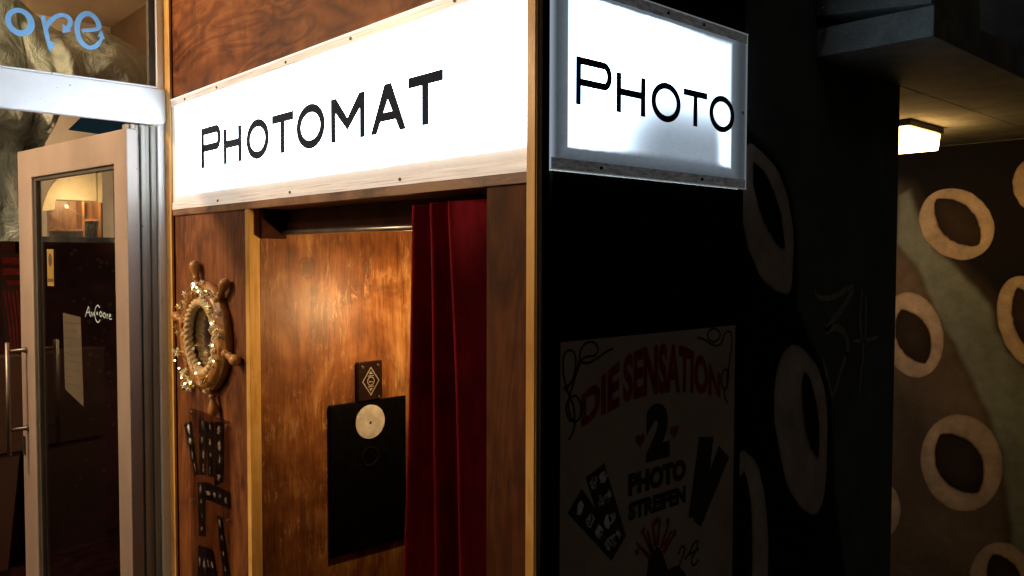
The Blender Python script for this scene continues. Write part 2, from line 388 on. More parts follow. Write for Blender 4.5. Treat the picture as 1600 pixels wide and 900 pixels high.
# measured outlines, in metres on their own walls
MURAL_RINGS = ((((-1.475,1.707),(-1.51,1.668),(-1.557,1.644),(-1.613,1.638),(-1.673,1.651),(-1.729,1.681),(-1.777,1.727),(-1.811,1.784),(-1.828,1.845),(-1.824,1.905),(-1.802,1.957),(-1.764,1.996),(-1.713,2.017),(-1.655,2.02),(-1.596,2.004),(-1.543,1.971),(-1.498,1.926),(-1.467,1.871),(-1.453,1.813),(-1.455,1.757)),((-1.527,1.719),(-1.538,1.715),(-1.561,1.714),(-1.592,1.718),(-1.627,1.729),(-1.662,1.749),(-1.693,1.777),(-1.718,1.813),(-1.735,1.852),(-1.744,1.891),(-1.746,1.926),(-1.743,1.951),(-1.739,1.963),(-1.728,1.966),(-1.703,1.967),(-1.671,1.961),(-1.635,1.949),(-1.601,1.928),(-1.571,1.899),(-1.547,1.864),(-1.531,1.827),(-1.522,1.789),(-1.52,1.755),(-1.523,1.73))),(((-1.693,1.268),(-1.685,1.196),(-1.692,1.126),(-1.715,1.065),(-1.75,1.019),(-1.796,0.991),(-1.848,0.986),(-1.901,1.004),(-1.949,1.045),(-1.988,1.103),(-2.013,1.174),(-2.022,1.251),(-2.014,1.324),(-1.989,1.387),(-1.95,1.432),(-1.903,1.457),(-1.85,1.458),(-1.798,1.436),(-1.752,1.394),(-1.716,1.337)),((-1.78,1.072),(-1.792,1.072),(-1.815,1.076),(-1.844,1.088),(-1.875,1.107),(-1.902,1.135),(-1.924,1.17),(-1.937,1.209),(-1.941,1.25),(-1.938,1.289),(-1.93,1.322),(-1.919,1.345),(-1.912,1.355),(-1.9,1.355),(-1.876,1.349),(-1.846,1.336),(-1.816,1.316),(-1.79,1.288),(-1.769,1.253),(-1.756,1.215),(-1.752,1.176),(-1.755,1.138),(-1.763,1.105),(-1.773,1.082))),(((-1.392,0.637),(-1.384,0.559),(-1.396,0.48),(-1.425,0.408),(-1.469,0.35),(-1.526,0.31),(-1.589,0.294),(-1.652,0.304),(-1.71,0.339),(-1.756,0.397),(-1.785,0.472),(-1.793,0.555),(-1.779,0.639),(-1.746,0.714),(-1.697,0.772),(-1.638,0.808),(-1.574,0.819),(-1.512,0.804),(-1.458,0.766),(-1.417,0.708)),((-1.503,0.416),(-1.517,0.41),(-1.545,0.406),(-1.581,0.408),(-1.62,0.419),(-1.656,0.44),(-1.685,0.471),(-1.705,0.511),(-1.714,0.557),(-1.714,0.604),(-1.707,0.645),(-1.696,0.677),(-1.688,0.691),(-1.673,0.696),(-1.644,0.699),(-1.607,0.695),(-1.568,0.683),(-1.533,0.661),(-1.506,0.629),(-1.487,0.59),(-1.478,0.546),(-1.479,0.501),(-1.485,0.461),(-1.495,0.43))),(((-1.169,1.375),(-1.156,1.304),(-1.156,1.236),(-1.169,1.176),(-1.194,1.13),(-1.228,1.103),(-1.269,1.098),(-1.312,1.115),(-1.355,1.153),(-1.391,1.209),(-1.417,1.278),(-1.431,1.352),(-1.431,1.423),(-1.417,1.485),(-1.39,1.53),(-1.354,1.555),(-1.312,1.558),(-1.269,1.537),(-1.228,1.497),(-1.194,1.441)),((-1.22,1.151),(-1.229,1.153),(-1.249,1.163),(-1.273,1.182),(-1.299,1.211),(-1.323,1.248),(-1.343,1.291),(-1.355,1.338),(-1.36,1.384),(-1.359,1.427),(-1.353,1.462),(-1.345,1.486),(-1.339,1.495),(-1.329,1.493),(-1.309,1.482),(-1.285,1.461),(-1.259,1.431),(-1.235,1.394),(-1.217,1.352),(-1.205,1.306),(-1.2,1.261),(-1.201,1.219),(-1.206,1.185),(-1.214,1.161))),(((-1.152,2.009),(-1.157,1.967),(-1.171,1.929),(-1.194,1.9),(-1.224,1.881),(-1.258,1.876),(-1.293,1.884),(-1.325,1.905),(-1.351,1.938),(-1.368,1.978),(-1.375,2.023),(-1.37,2.066),(-1.355,2.105),(-1.33,2.134),(-1.299,2.151),(-1.265,2.155),(-1.23,2.145),(-1.2,2.123),(-1.175,2.091),(-1.159,2.051)),((-1.196,2.011),(-1.198,1.986),(-1.205,1.964),(-1.216,1.947),(-1.232,1.936),(-1.248,1.932),(-1.266,1.937),(-1.282,1.95),(-1.294,1.969),(-1.303,1.992),(-1.306,2.018),(-1.304,2.044),(-1.297,2.067),(-1.285,2.084),(-1.269,2.095),(-1.252,2.097),(-1.235,2.092),(-1.22,2.079),(-1.207,2.06),(-1.199,2.037))),(((-1.228,0.032),(-1.225,-0.034),(-1.237,-0.101),(-1.262,-0.162),(-1.299,-0.212),(-1.343,-0.245),(-1.392,-0.258),(-1.439,-0.249),(-1.481,-0.219),(-1.513,-0.17),(-1.531,-0.107),(-1.533,-0.037),(-1.52,0.033),(-1.492,0.096),(-1.453,0.145),(-1.407,0.175),(-1.359,0.185),(-1.313,0.173),(-1.274,0.141),(-1.244,0.093)),((-1.308,-0.117),(-1.317,-0.12),(-1.336,-0.122),(-1.36,-0.118),(-1.386,-0.107),(-1.409,-0.089),(-1.427,-0.063),(-1.439,-0.031),(-1.444,0.003),(-1.442,0.038),(-1.436,0.069),(-1.427,0.092),(-1.421,0.102),(-1.412,0.105),(-1.392,0.105),(-1.368,0.1),(-1.342,0.089),(-1.32,0.07),(-1.302,0.044),(-1.291,0.014),(-1.286,-0.02),(-1.288,-0.054),(-1.294,-0.084),(-1.302,-0.107))),(((-1.891,0.23),(-1.897,0.175),(-1.914,0.122),(-1.941,0.076),(-1.976,0.042),(-2.017,0.023),(-2.058,0.021),(-2.095,0.037),(-2.126,0.069),(-2.146,0.115),(-2.154,0.17),(-2.148,0.227),(-2.13,0.282),(-2.101,0.328),(-2.064,0.361),(-2.023,0.378),(-1.983,0.377),(-1.947,0.36),(-1.918,0.327),(-1.899,0.283)),((-1.977,0.211),(-1.979,0.18),(-1.986,0.152),(-1.999,0.127),(-2.015,0.11),(-2.033,0.101),(-2.051,0.101),(-2.068,0.111),(-2.081,0.129),(-2.09,0.154),(-2.094,0.183),(-2.091,0.214),(-2.083,0.243),(-2.071,0.268),(-2.055,0.285),(-2.036,0.294),(-2.018,0.293),(-2.002,0.283),(-1.989,0.264),(-1.98,0.239))))
BAND = ((-1.935,1.994),(-1.948,1.732),(-1.826,1.602),(-1.736,1.374),(-1.637,1.202),(-1.54,1.011),(-1.457,0.824),(-1.387,0.639),(-1.349,0.355),(-1.309,0.024),(-1.293,-0.214),(-1.032,-0.127),(-1.056,0.882),(-1.238,0.998),(-1.313,1.108),(-1.389,1.173),(-1.435,1.291),(-1.47,1.411),(-1.551,1.506),(-1.645,1.604),(-1.742,1.692),(-1.818,1.834),(-1.885,2.022))
DARKP = ((-2.087,2.402),(-2.081,2.082),(-1.975,2.048),(-1.885,2.022),(-1.818,1.834),(-1.742,1.692),(-1.645,1.604),(-1.551,1.506),(-1.47,1.411),(-1.435,1.291),(-1.389,1.173),(-1.313,1.108),(-1.059,0.974),(-1.091,2.287))
WALL_RINGS = ((((2.002,1.96),(2.069,1.938),(2.138,1.904),(2.197,1.838),(2.232,1.756),(2.245,1.682),(2.24,1.597),(2.224,1.545),(2.169,1.547),(2.106,1.57),(2.05,1.609),(2.01,1.657),(1.983,1.705),(1.962,1.774),(1.954,1.86),(1.968,1.929)),((2.02,1.906),(2.056,1.898),(2.104,1.862),(2.148,1.803),(2.178,1.742),(2.19,1.679),(2.151,1.69),(2.101,1.729),(2.059,1.778),(2.032,1.829),(2.021,1.864))),(((2.239,1.393),(2.308,1.375),(2.389,1.32),(2.44,1.251),(2.468,1.171),(2.472,1.049),(2.46,0.908),(2.421,0.855),(2.38,0.856),(2.3,0.9),(2.237,0.963),(2.191,1.055),(2.155,1.154),(2.142,1.249),(2.161,1.33),(2.196,1.374)),((2.326,1.302),(2.354,1.28),(2.384,1.221),(2.411,1.148),(2.417,1.078),(2.41,1.034),(2.373,1.064),(2.339,1.125),(2.318,1.19),(2.308,1.246),(2.311,1.284))),(((1.997,1.116),(2.037,1.088),(2.072,1.048),(2.101,0.978),(2.121,0.881),(2.127,0.787),(2.123,0.675),(2.097,0.589),(2.03,0.573),(1.932,0.64),(1.885,0.794),(1.888,0.968),(1.922,1.083),(1.959,1.115)),((1.999,1.048),(2.02,0.994),(2.031,0.937),(2.037,0.845),(2.039,0.754),(2.027,0.684),(1.988,0.677),(1.948,0.778),(1.938,0.904),(1.949,1.008),(1.973,1.046))))
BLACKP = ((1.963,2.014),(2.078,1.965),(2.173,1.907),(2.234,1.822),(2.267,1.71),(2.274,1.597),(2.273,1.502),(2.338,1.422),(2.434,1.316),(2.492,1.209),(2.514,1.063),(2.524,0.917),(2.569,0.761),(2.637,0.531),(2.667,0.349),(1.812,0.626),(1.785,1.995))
TAG = (((2.373,1.545),(2.406,1.526),(2.489,1.525),(2.629,1.553),(2.559,1.49),(2.451,1.423),(2.509,1.429),(2.571,1.407),(2.599,1.372),(2.592,1.339),(2.587,1.332),(2.55,1.277),(2.501,1.204)),((2.432,1.336),(2.464,1.277),(2.501,1.204)),((2.698,1.54),(2.684,1.451),(2.712,1.33),(2.699,1.271),(2.69,1.191)),((2.636,1.376),(2.73,1.372),(2.827,1.378)),((2.727,1.518),(2.727,1.432),(2.726,1.355)))
POSTER_TOPARC = ((1.315,1.35),(1.356,1.373),(1.424,1.407),(1.457,1.424),(1.525,1.44),(1.609,1.443),(1.685,1.431),(1.766,1.399),(1.841,1.348))
POSTER_BASE = ((1.319,1.281),(1.372,1.296),(1.431,1.306),(1.453,1.315),(1.527,1.32),(1.611,1.32),(1.687,1.313),(1.768,1.3),(1.842,1.284))
FLOUR = (((1.416,1.444),(1.387,1.436),(1.361,1.425),(1.33,1.418),(1.307,1.426),(1.31,1.449),(1.33,1.463),(1.355,1.46),(1.365,1.443),(1.353,1.432),(1.33,1.432),(1.312,1.425),(1.29,1.393),(1.261,1.363)),((1.305,1.426),(1.293,1.393),(1.276,1.354),(1.271,1.328),(1.286,1.296),(1.306,1.3),(1.31,1.327),(1.296,1.349),(1.276,1.347),(1.264,1.329),(1.274,1.301),(1.291,1.295),(1.286,1.272),(1.272,1.257)),((1.254,1.37),(1.281,1.381),(1.293,1.413),(1.29,1.441),(1.275,1.45),(1.258,1.443),(1.254,1.417),(1.259,1.386),(1.273,1.354),(1.288,1.326),(1.291,1.295)),((1.741,1.447),(1.769,1.441),(1.8,1.427),(1.829,1.42),(1.85,1.427),(1.857,1.441)),((1.814,1.43),(1.789,1.441),(1.789,1.459),(1.813,1.466),(1.839,1.456),(1.839,1.44),(1.814,1.43)),((1.854,1.427),(1.857,1.443),(1.875,1.454),(1.894,1.449),(1.898,1.418),(1.888,1.377),(1.878,1.336),(1.875,1.303),(1.856,1.31),(1.852,1.339),(1.863,1.354),(1.881,1.348),(1.882,1.319),(1.864,1.296),(1.879,1.263)))
HEARTS = ((1.516,1.22),(1.648,1.222))
TWO = ((1.537,1.183),(1.627,1.299),(1.535,1.165),(1.628,1.2))
PHOTO_L = ((1.473,1.091),(1.697,1.1),(1.472,1.149),(1.696,1.145))
STREIFEN = ((1.474,1.037),(1.698,1.035),(1.473,1.084),(1.697,1.077))
PSTRIPS = (((1.27,1.099),(1.315,1.144),(1.424,1.012),(1.416,0.958)),((1.327,1.167),(1.361,1.177),(1.45,1.006),(1.416,0.958)),((1.361,1.177),(1.388,1.188),(1.466,1.005),(1.421,0.964)),((1.753,1.193),(1.816,1.184),(1.78,0.972),(1.711,0.996)),((1.84,1.158),(1.89,1.119),(1.764,0.96),(1.731,0.983)))
RAYS = (((1.567,0.935),(1.526,1.006)),((1.576,0.955),(1.566,1.011)),((1.584,0.953),(1.595,1.016)),((1.599,0.942),(1.631,1.001)),((1.608,0.929),(1.656,0.969)),((1.556,0.931),(1.504,0.979)),((1.567,0.942),(1.546,0.998)),((1.614,0.946),(1.64,0.976)))
RAYSTARS = ((1.529,1.002),(1.572,1.012),(1.625,1.004),(1.653,0.97),(1.507,0.957),(1.583,1.015))
HANDP = ((1.545,0.89),(1.55,0.925),(1.567,0.942),(1.584,0.953),(1.602,0.934),(1.627,0.883),(1.663,0.885),(1.695,0.862),(1.708,0.835),(1.545,0.875))
SCRIPT = (((1.669,0.91),(1.684,0.927),(1.697,0.918),(1.682,0.892),(1.67,0.872),(1.664,0.859)),((1.697,0.891),(1.719,0.905),(1.732,0.921),(1.751,0.926),(1.748,0.906),(1.726,0.884),(1.736,0.866),(1.759,0.876)),((1.713,0.899),(1.758,0.903)),((1.633,0.867),(1.651,0.881),(1.664,0.87),(1.664,0.859)))
STRIPS = (((-3.193,0.998),(-3.121,1.02),(-3.056,0.83),(-3.094,0.815)),((-3.04,1.05),(-2.969,1.042),(-2.984,0.84),(-3.047,0.831)),((-2.969,1.042),(-2.909,1.048),(-2.918,0.847),(-2.963,0.841)),((-2.895,1.052),(-2.822,1.06),(-2.83,0.85),(-2.907,0.817)),((-3.057,0.797),(-2.992,0.814),(-2.998,0.611),(-3.054,0.596)),((-2.976,0.816),(-2.775,0.823),(-2.771,0.764),(-2.987,0.752)),((-2.881,0.711),(-2.847,0.719),(-2.782,0.522),(-2.831,0.508)),((-3.056,0.56),(-2.93,0.578),(-2.89,0.49),(-3.059,0.441)))
DISPSCREWS = ((-3.094,1.057),(-2.777,1.053),(-3.097,0.719),(-2.777,0.72))

# ---------------------------------------------------------------- ground and shop room (the setting)
GZ = -.12
XL, Y0, X0 = -3.325, 1.198, -1.205
struct(build('ground', BX(-40, 40, -40, 40, -.4, GZ), M['asphalt']))
struct(build('shop_floor', BX(-6.4, -3.374, -2.5, 1.92, GZ+.004, .0), M['maroon']))
struct(build('shop_ceiling', BX(-6.4, -3.32, -2.5, 1.92, 3.3, 3.4), M['shop_ceiling']))
struct(build('shop_back_wall', BX(-6.5, -6.4, -2.5, 2.02, 0, 3.4), M['shop_wall']))
struct(build('shop_side_wall', BX(-6.4, -3.34, 1.92, 2.02, 0, 3.3), M['shop_side']))
struct(build('shop_end_wall', BX(-6.4, -3.34, -2.6, -2.5, 0, 3.3), M['shop_wall']))

# ---------------------------------------------------------------- shopfront with its open door
sf = thing('shopfront', 'white timber shopfront with blue lettered transom window and glazed door standing open', 'shopfront', (XL, .5, 0))
build('post', BX(-3.372, -3.318, 1.163, 1.196, GZ, 3.3), M['white_paint'], sf, bevel=.003)
tb = MB(); prof = [(1.190, 2.168), (1.193, 2.18), (1.194, 2.232), (1.193, 2.288), (1.188, 2.300), (-2.4, 2.300), (-2.4, 2.160), (1.178, 2.160)]
tb.slab(prof, PY(-3.338), 0, .036); build('transom_bar', tb, M['white_paint'], sf, bevel=.006)
build('transom_lip', BX(-3.322, -3.304, -2.4, 1.165, 2.300, 2.306), M['white_paint'], sf, bevel=.002)
for (ya, yb, xa, xb) in ((1.141, 1.1625, -3.40, -3.334), (1.124, 1.1405, -3.40, -3.347), (1.105, 1.1235, -3.40, -3.338), (1.088, 1.1045, -3.40, -3.352), (1.072, 1.0875, -3.40, -3.344), (1.056, 1.0715, -3.40, -3.356)):
    build('jamb_moulding', BX(xa, xb, ya, yb, GZ, 2.159), M['jamb_paint'], sf, bevel=.004)
up = build('upper_pane', BX(-3.349, -3.345, -2.4, 1.14, 2.307, 3.28), M['glass'], sf)
build('seal_strip', BX(-3.360, -3.336, 1.140, 1.1625, 2.3065, 3.28), M['seal'], sf)
build('post', BX(-3.372, -3.318, -.16, -.09, 0, 2.159), M['white_paint'], sf, bevel=.003)
build('side_pane', BX(-3.349, -3.345, -2.4, -.165, .1, 2.159), M['glass'], sf)
build('head_rail', BX(-3.372, -3.318, -2.4, 1.1625, 3.281, 3.36), M['white_paint'], sf, bevel=.003)
build('sill_rail', BX(-3.372, -3.318, -2.4, -.165, 0, .099), M['white_paint'], sf, bevel=.003)
# blue letters on the upper pane: o r e
fp = PY(-3.345)
def SC(p): return p
m = MB(); n = 40; O = []; I = []
for i in range(n):
    th = 2*math.pi*i/n; cx, cy = SC((.7035, 2.474)); O.append((cx+.046*math.cos(th), cy+.049*math.sin(th))); I.append((cx-.002+.0262*math.cos(th), cy+.002+.0305*math.sin(th)))
m.strip(O, I, fp, .0005, .0012, True); build('letter', m, M['blue'], sf, None)
m = MB()
m.line(smoothpts([SC(p) for p in ((.775, 2.510), (.782, 2.475), (.790, 2.430), (.796, 2.393))]), [.015]*10+[.014]*3+[.011]*3+[.008]*3, fp, .0005, .0012)
m.line(smoothpts([SC(p) for p in ((.785, 2.470), (.803, 2.500), (.830, 2.523), (.856, 2.523), (.866, 2.505), (.856, 2.483), (.845, 2.468))]), .015, fp, .0014, .0019)
m.slab([SC(p) for p in ((.840, 2.494), (.838, 2.460), (.868, 2.474))], fp, .002, .0024); m.slab([SC(p) for p in ((.783, 2.428), (.797, 2.382), (.815, 2.418))], fp, .002, .0024)
build('letter', m, M['blue'], sf)
m = MB()
m.line(smoothpts([SC(p) for p in ((.905, 2.482), (.945, 2.492), (.963, 2.505), (.952, 2.535), (.925, 2.548), (.898, 2.528), (.888, 2.487), (.898, 2.444), (.925, 2.424), (.952, 2.434), (.970, 2.462), (.972, 2.485))]), [.013]*12+[.018]*34+[.016]*12+[.010]*9, fp, .0005, .0012)
m.slab([SC(p) for p in ((.957, 2.470), (.971, 2.497), (.983, 2.464))], fp, .0014, .0018)
build('letter', m, M['blue'], sf)

# door leaf: local s along the leaf from the hinge, d towards the street
H0 = Vector((-3.332, 1.050, 0)); DV = Vector((-.99305, -.11771, 0)); NV = Vector((.11771, -.99305, 0))
fd = lambda s_, z, d: tuple(H0 + DV*s_ + NV*d + Vector((0, 0, z)))
def leaf(s0, s1, z0, z1, d0, d1): return MB().slab([(s0,z0),(s1,z0),(s1,z1),(s0,z1)], fd, d0, d1)
BASE_door = fd(0, 0, 0)
dm = MB(); outer = [(0,-.09),(1.14,-.09),(1.14,2.138),(0,2.138)]; inner = [(.113,.09),(.975,.09),(.975,2.008),(.113,2.008)]
dm.strip(outer, inner, fd, -.045, 0, True)
door = build('door', dm, M['door_paint'], sf, bevel=.004); door['label'] = 'cream glazed door leaf standing open into the shop'
dg = MB(); inner2 = [(.128,.105),(.955,.105),(.955,1.992),(.128,1.992)]
dg.strip([(.1135,.0905),(.9745,.0905),(.9745,2.0075),(.1135,2.0075)], inner2, fd, -.034, -.012, True); build('glazing_bead', dg, M['seal'], door, bevel=.002)
build('pane', MB().slab(inner2, fd, -.026, -.022), M['glass'], door)
hm = MB().tube([fd(1.07, 1.245, .082), fd(1.07, .715, .082)], .0095, 12)
build('handle', hm, M['steel'], door, smooth=True)
for z in (1.205, .835): build('handle_mount', MB().tube([fd(1.07, z, -.001), fd(1.07, z, .012), fd(1.07, z, .016), fd(1.07, z, .072)], [.014, .014, .009, .009], 12), M['steel'], door, smooth=True)
build('latch_plate', leaf(1.105, 1.137, .70, .79, .0005, .006), M['lamp_frame'], door, bevel=.002)
# logo written on the door glass
lg = MB(); L0, L1, Z0_, Z1_ = .455, .200, 1.372, 1.446
def lp(u, v): return (L0+(L1-L0)*u, Z0_+(Z1_-Z0_)*v)
for pts in ([(0,.25),(.06,.55),(.14,.85),(.16,.5),(.2,.28)], [(.05,.5),(.2,.55)], [(.22,.3),(.25,.55),(.29,.35),(.33,.55),(.36,.35)],
            [(.56,.85),(.49,.98),(.40,.80),(.37,.45),(.42,.12),(.50,.02),(.57,.18)], [(.44,.45),(.46,.6),(.48,.45),(.44,.53),(.49,.53)],
            [(.60,.65),(.55,.52),(.60,.36),(.65,.5),(.60,.65)], [(.73,.6),(.68,.48),(.73,.32),(.78,.46),(.73,.6)], [(.82,.55),(.83,.28)], [(.83,.45),(.87,.55)], [(.90,.42),(.97,.46),(.94,.56),(.90,.42),(.93,.28),(1,.3)]):
    lg.line([lp(*p) for p in smoothpts(pts, 4)], .0042, fd, -.0215, -.0208)
build('logo_lettering', lg, M['cyan_pen'], door)
nl = build('sticker', leaf(.785, .858, 1.512, 1.678, -.0215, -.0205), M['yellow'], door); nl['label'] = 'ochre sticker with a dark oval'
so_ = MB(); c = [(.822+.02*math.cos(t*.4), 1.63+.03*math.sin(t*.4)) for t in range(16)]; so_.slab(c, fd, -.0203, -.0198)
build('sticker_print', so_, M['ink'], nl)
build('sticker_print', MB().slab([(.79,1.53),(.853,1.53),(.853,1.545),(.79,1.545)], fd, -.0203, -.0198), M['ink'], nl)

note = thing('paper_note', 'handwritten paper note taped inside the open shop door glass', 'note', fd(.6, 1.05, -.03))
build('sheet', MB().slab([(.708, 1.395), (.520, 1.385), (.505, 1.000), (.700, 1.055)], fd, -.0285, -.0275), M['note'], note)
for r in range(9):
    nw = MB()
    z = 1.355-.034*r; x = .685
    while x > .545:
        q = rnd.uniform(.012, .035); nw.line([(x, z+rnd.uniform(-.003,.003)), (x-q*.5, z+rnd.uniform(-.004,.004)), (x-q, z)], .0032, fd, -.0272, -.0268); x -= q+rnd.uniform(.004,.01)
        if r in (3, 7) and x < .62: break
    o = build('handwriting', nw, M['ink'], note); o['kind'] = 'stuff'

# ---------------------------------------------------------------- inside the shop
lampt = thing('assumed_shop_lamp', 'assumed warm pendant lamp hanging unseen inside the shop', 'lamp', (-4.1, -.8, 2.78))  # assumed pendant, never in view; supplies the warm light raking in from the left
build('bulb_socket', MB().tube([(-4.1,-.8,2.93),(-4.1,-.8,3.03),(-4.1,-.8,3.06)], [.022,.022,.012], 14), M['ink'], lampt)
build('cord', MB().tube([(-4.1,-.8,3.06),(-4.1,-.8,3.3)], .004, 6), M['ink'], lampt)
pl = bpy.data.lights.new('assumed_shop_light', 'POINT'); pl.energy = 215; pl.color = (1, .68, .42); pl.shadow_soft_size = .07
po = bpy.data.objects.new('assumed_shop_light', pl); col.objects.link(po); po.parent = lampt; po.location = (0, 0, .05)

wl = thing('assumed_lantern', 'assumed warm bracket lantern on the shopfront, unseen to the left of the view', 'lantern', (-3.3, -1.7, 2.9))  # assumed lantern, out of view; added to light the booth front and shop post
build('bracket', MB().tube([(-3.318,-1.7,3.05),(-2.95,-1.7,3.12),(-2.8,-1.7,3.06)], .012, 8), M['lamp_frame'], wl)
build('cap', MB().add([(-2.9,-1.8,3.0),(-2.7,-1.8,3.0),(-2.7,-1.6,3.0),(-2.9,-1.6,3.0),(-2.8,-1.7,3.07)], [(3,2,1,0),(0,1,4),(1,2,4),(2,3,4),(3,0,4)]), M['lamp_frame'], wl)
ll = bpy.data.lights.new('assumed_lantern_light', 'POINT'); ll.energy = 52; ll.color = (1, .72, .47); ll.shadow_soft_size = .06
lo = bpy.data.objects.new('assumed_lantern_light', ll); col.objects.link(lo); lo.parent = wl; lo.location = (.5, 0, -.02)

ds = MB(); top = smoothpts([(-.2,2.95),(.3,3.08),(.89,2.985),(.97,2.94),(1.05,2.875),(1.12,2.825),(1.19,2.80),(1.31,2.835),(1.40,2.835),(1.48,2.81),(1.55,2.775),(1.60,2.725),(1.64,2.62),(1.66,2.3)], 6)
rows = 26
for i, (y, z) in enumerate(top):
    for j in range(rows):
        t = j/(rows-1); zb = 1.72+.62*max(0, min(1, (y-.95)/.2)); zz = z*(1-t)+min(zb, z-.05)*t
        bulge = .30*math.sin(min(1, t*1.6)*math.pi/2)
        yy = y + (.07*math.sin(y*9)*t) if i < len(top)-8 else y+.02*t
        nz = noise.fractal(Vector((y*2.2+zz*.8, zz*2.6-y, 3.1)), 1, 2, 5)
        fold = .05*math.sin(y*34+zz*4+3*nz)*min(1, t*1.5)*(t > .12)
        if zz < 2.30: bulge -= .28*min(1, (2.30-zz)/.12)
        ds.v.append((-4.72+bulge+.06*nz*min(1, t*3)+fold*.7, yy, zz))
nr = len(top)
ds.f = [(i*rows+j, (i+1)*rows+j, (i+1)*rows+j+1, i*rows+j+1) for i in range(nr-1) for j in range(rows-1)]
tag(build('dust_sheet', ds, M['tarp'], base=(-4.6, .9, 1.77), smooth=True), 'crumpled grey-green sheet humped up behind the upper shop window', 'sheet')
tag(build('blue_panel', MB().slab([(1.20,2.30),(1.34,2.46),(1.60,2.46),(1.60,2.28)], PY(-4.72), 0, .01), M['bluecloth'], base=(-4.72,1.4,2.28)), 'deep blue triangular panel under the transom above the door corner', 'panel')

pt = thing('partition', 'dark maroon partition with faint dots seen through the door glass', 'partition', (-5.1, 1.3, 0))
build('panel', BX(-5.14, -5.1, 1.03, 1.9, 0, 1.755), M['maroon'], pt); build('panel', BX(-5.14, -5.1, -.4, 1.028, 0, 1.755), M['redwall'], pt)
dt = MB()
for i in range(60):
    a, b = rnd.uniform(1.3, 1.66), rnd.uniform(.3, 1.7); dd = disc(PY(-5.1), a, b, rnd.uniform(.007, .013), .001, .002, 8); dt.add(dd.v, dd.f)
build('dot_print', dt, M['dot'], pt)['kind'] = 'stuff'
pf = MB(); q = [(1.535,1.74),(1.70,1.74),(1.70,1.43),(1.535,1.43)]; qi = [(1.543,1.73),(1.692,1.73),(1.692,1.438),(1.543,1.438)]
pf.strip(q, qi, PY(-5.1), .002, .02, True)
pfo = build('picture_frame', pf, M['cream'], base=(-5.09,1.6,1.43)); tag(pfo, 'thin pale picture frame on the dark partition behind the door', 'picture frame')
ck = thing('wooden_cabinet', 'open wooden wall cabinet lit warm behind the door glass', 'cabinet', (-5.2, 1.37, 1.76))
build('back_panel', BX(-5.34, -5.30, 1.24, 1.53, 1.757, 1.965), M['shop_wood'], ck)
build('divider', BX(-5.30, -5.18, 1.385, 1.397, 1.757, 1.962), M['shop_wood'], ck); build('divider', BX(-5.30, -5.18, 1.475, 1.487, 1.757, 1.962), M['shop_wood'], ck)
build('shelf', BX(-5.30, -5.18, 1.398, 1.474, 1.85, 1.862), M['shop_wood'], ck); build('shelf', BX(-5.30, -5.16, 1.24, 1.384, 1.79, 1.80), M['shop_wood'], ck)
build('lamp_arm', MB().tube([(-5.17,1.30,1.925),(-5.17,1.392,1.868)], .0025, 6), M['steel'], ck)
cl = bpy.data.lights.new('cabinet_light', 'POINT'); cl.energy = 4.5; cl.color = (1, .68, .34); cl.shadow_soft_size = .012
clo = bpy.data.objects.new('cabinet_light', cl); col.objects.link(clo); clo.parent = ck; clo.location = (.13, -.02, .21)
build('door_knob', disc(PY(-5.17), 1.298, 1.928, .011, 0, .01, 12), M['steel'], ck)
for i, (y, dsc) in enumerate(((1.412, 'left'), (1.432, 'middle'), (1.452, 'right'))):
    bt = MB().tube([(-5.2,y,1.758),(-5.2,y,1.80),(-5.2,y,1.815),(-5.2,y,1.838)], [.009,.009,.004,.004], 10)
    tag(build('bottle', bt, M['bottle'], base=(-5.2,y,1.758), smooth=True), 'small dark bottle in the lower bay of the wooden cabinet, the %s one' % dsc, 'bottle', 'bottles in the cabinet')
ar = MB(); arch = smoothpts([(1.195,1.90),(1.205,1.95),(1.225,2.01),(1.26,2.07),(1.31,2.115),(1.37,2.13),(1.49,2.152)], 5)+[(1.49,1.97),(1.27,1.97),(1.262,1.905)]
ar.slab(arch, PY(-5.29), 0, .03); ar2 = MB().slab([(1.493,2.145),(1.52,2.14),(1.52,1.965),(1.493,1.965)], PY(-5.29), -.01, .02)
aro = thing('arched_hood', 'cream arched hood above the wooden cabinet behind the door glass', 'hood', (-5.29,1.37,1.9))
build('hood_front', ar, M['cream'], aro, bevel=.006); build('hood_edge', ar2, M['cream'], aro)
po2 = thing('wall_poster', 'narrow faded poster on the dark red wall left of the open door', 'poster', (-5.09, 1.05, 1.1))
build('sheet', MB().slab([(.95,1.66),(1.16,1.66),(1.16,1.08),(.975,1.08)], PY(-5.1), .002, .004), M['brown_panel'], po2)
pp = MB()
for (a, b, c_, d_) in ((.965,1.15,1.60,1.64),(.965,1.15,1.545,1.58),(.985,1.15,1.49,1.515)): pp.slab([(a,c_),(b,c_),(b,d_),(a,d_)], PY(-5.1), .0045, .005)
for i in range(9): pp.line([(.97+.02*i, 1.46), (.99+.018*i, 1.3), (1.0+.015*i, 1.15)], .006, PY(-5.1), .0045, .005)
build('print', pp, M['poster_red'], po2)
bc = thing('brown_chest', 'dark brown boarded chest low down left of the open door', 'chest', (-4.95, .6, 0))
build('board', BX(-5.09, -4.92, .3, 1.02, .62, 1.12), M['brown_panel'], bc); build('board', MB().slab([(.3,0),(.93,0),(.99,.55),(1.0,.615),(.3,.615)], PY(-5.07), 0, .14), M['brown_panel'], bc)

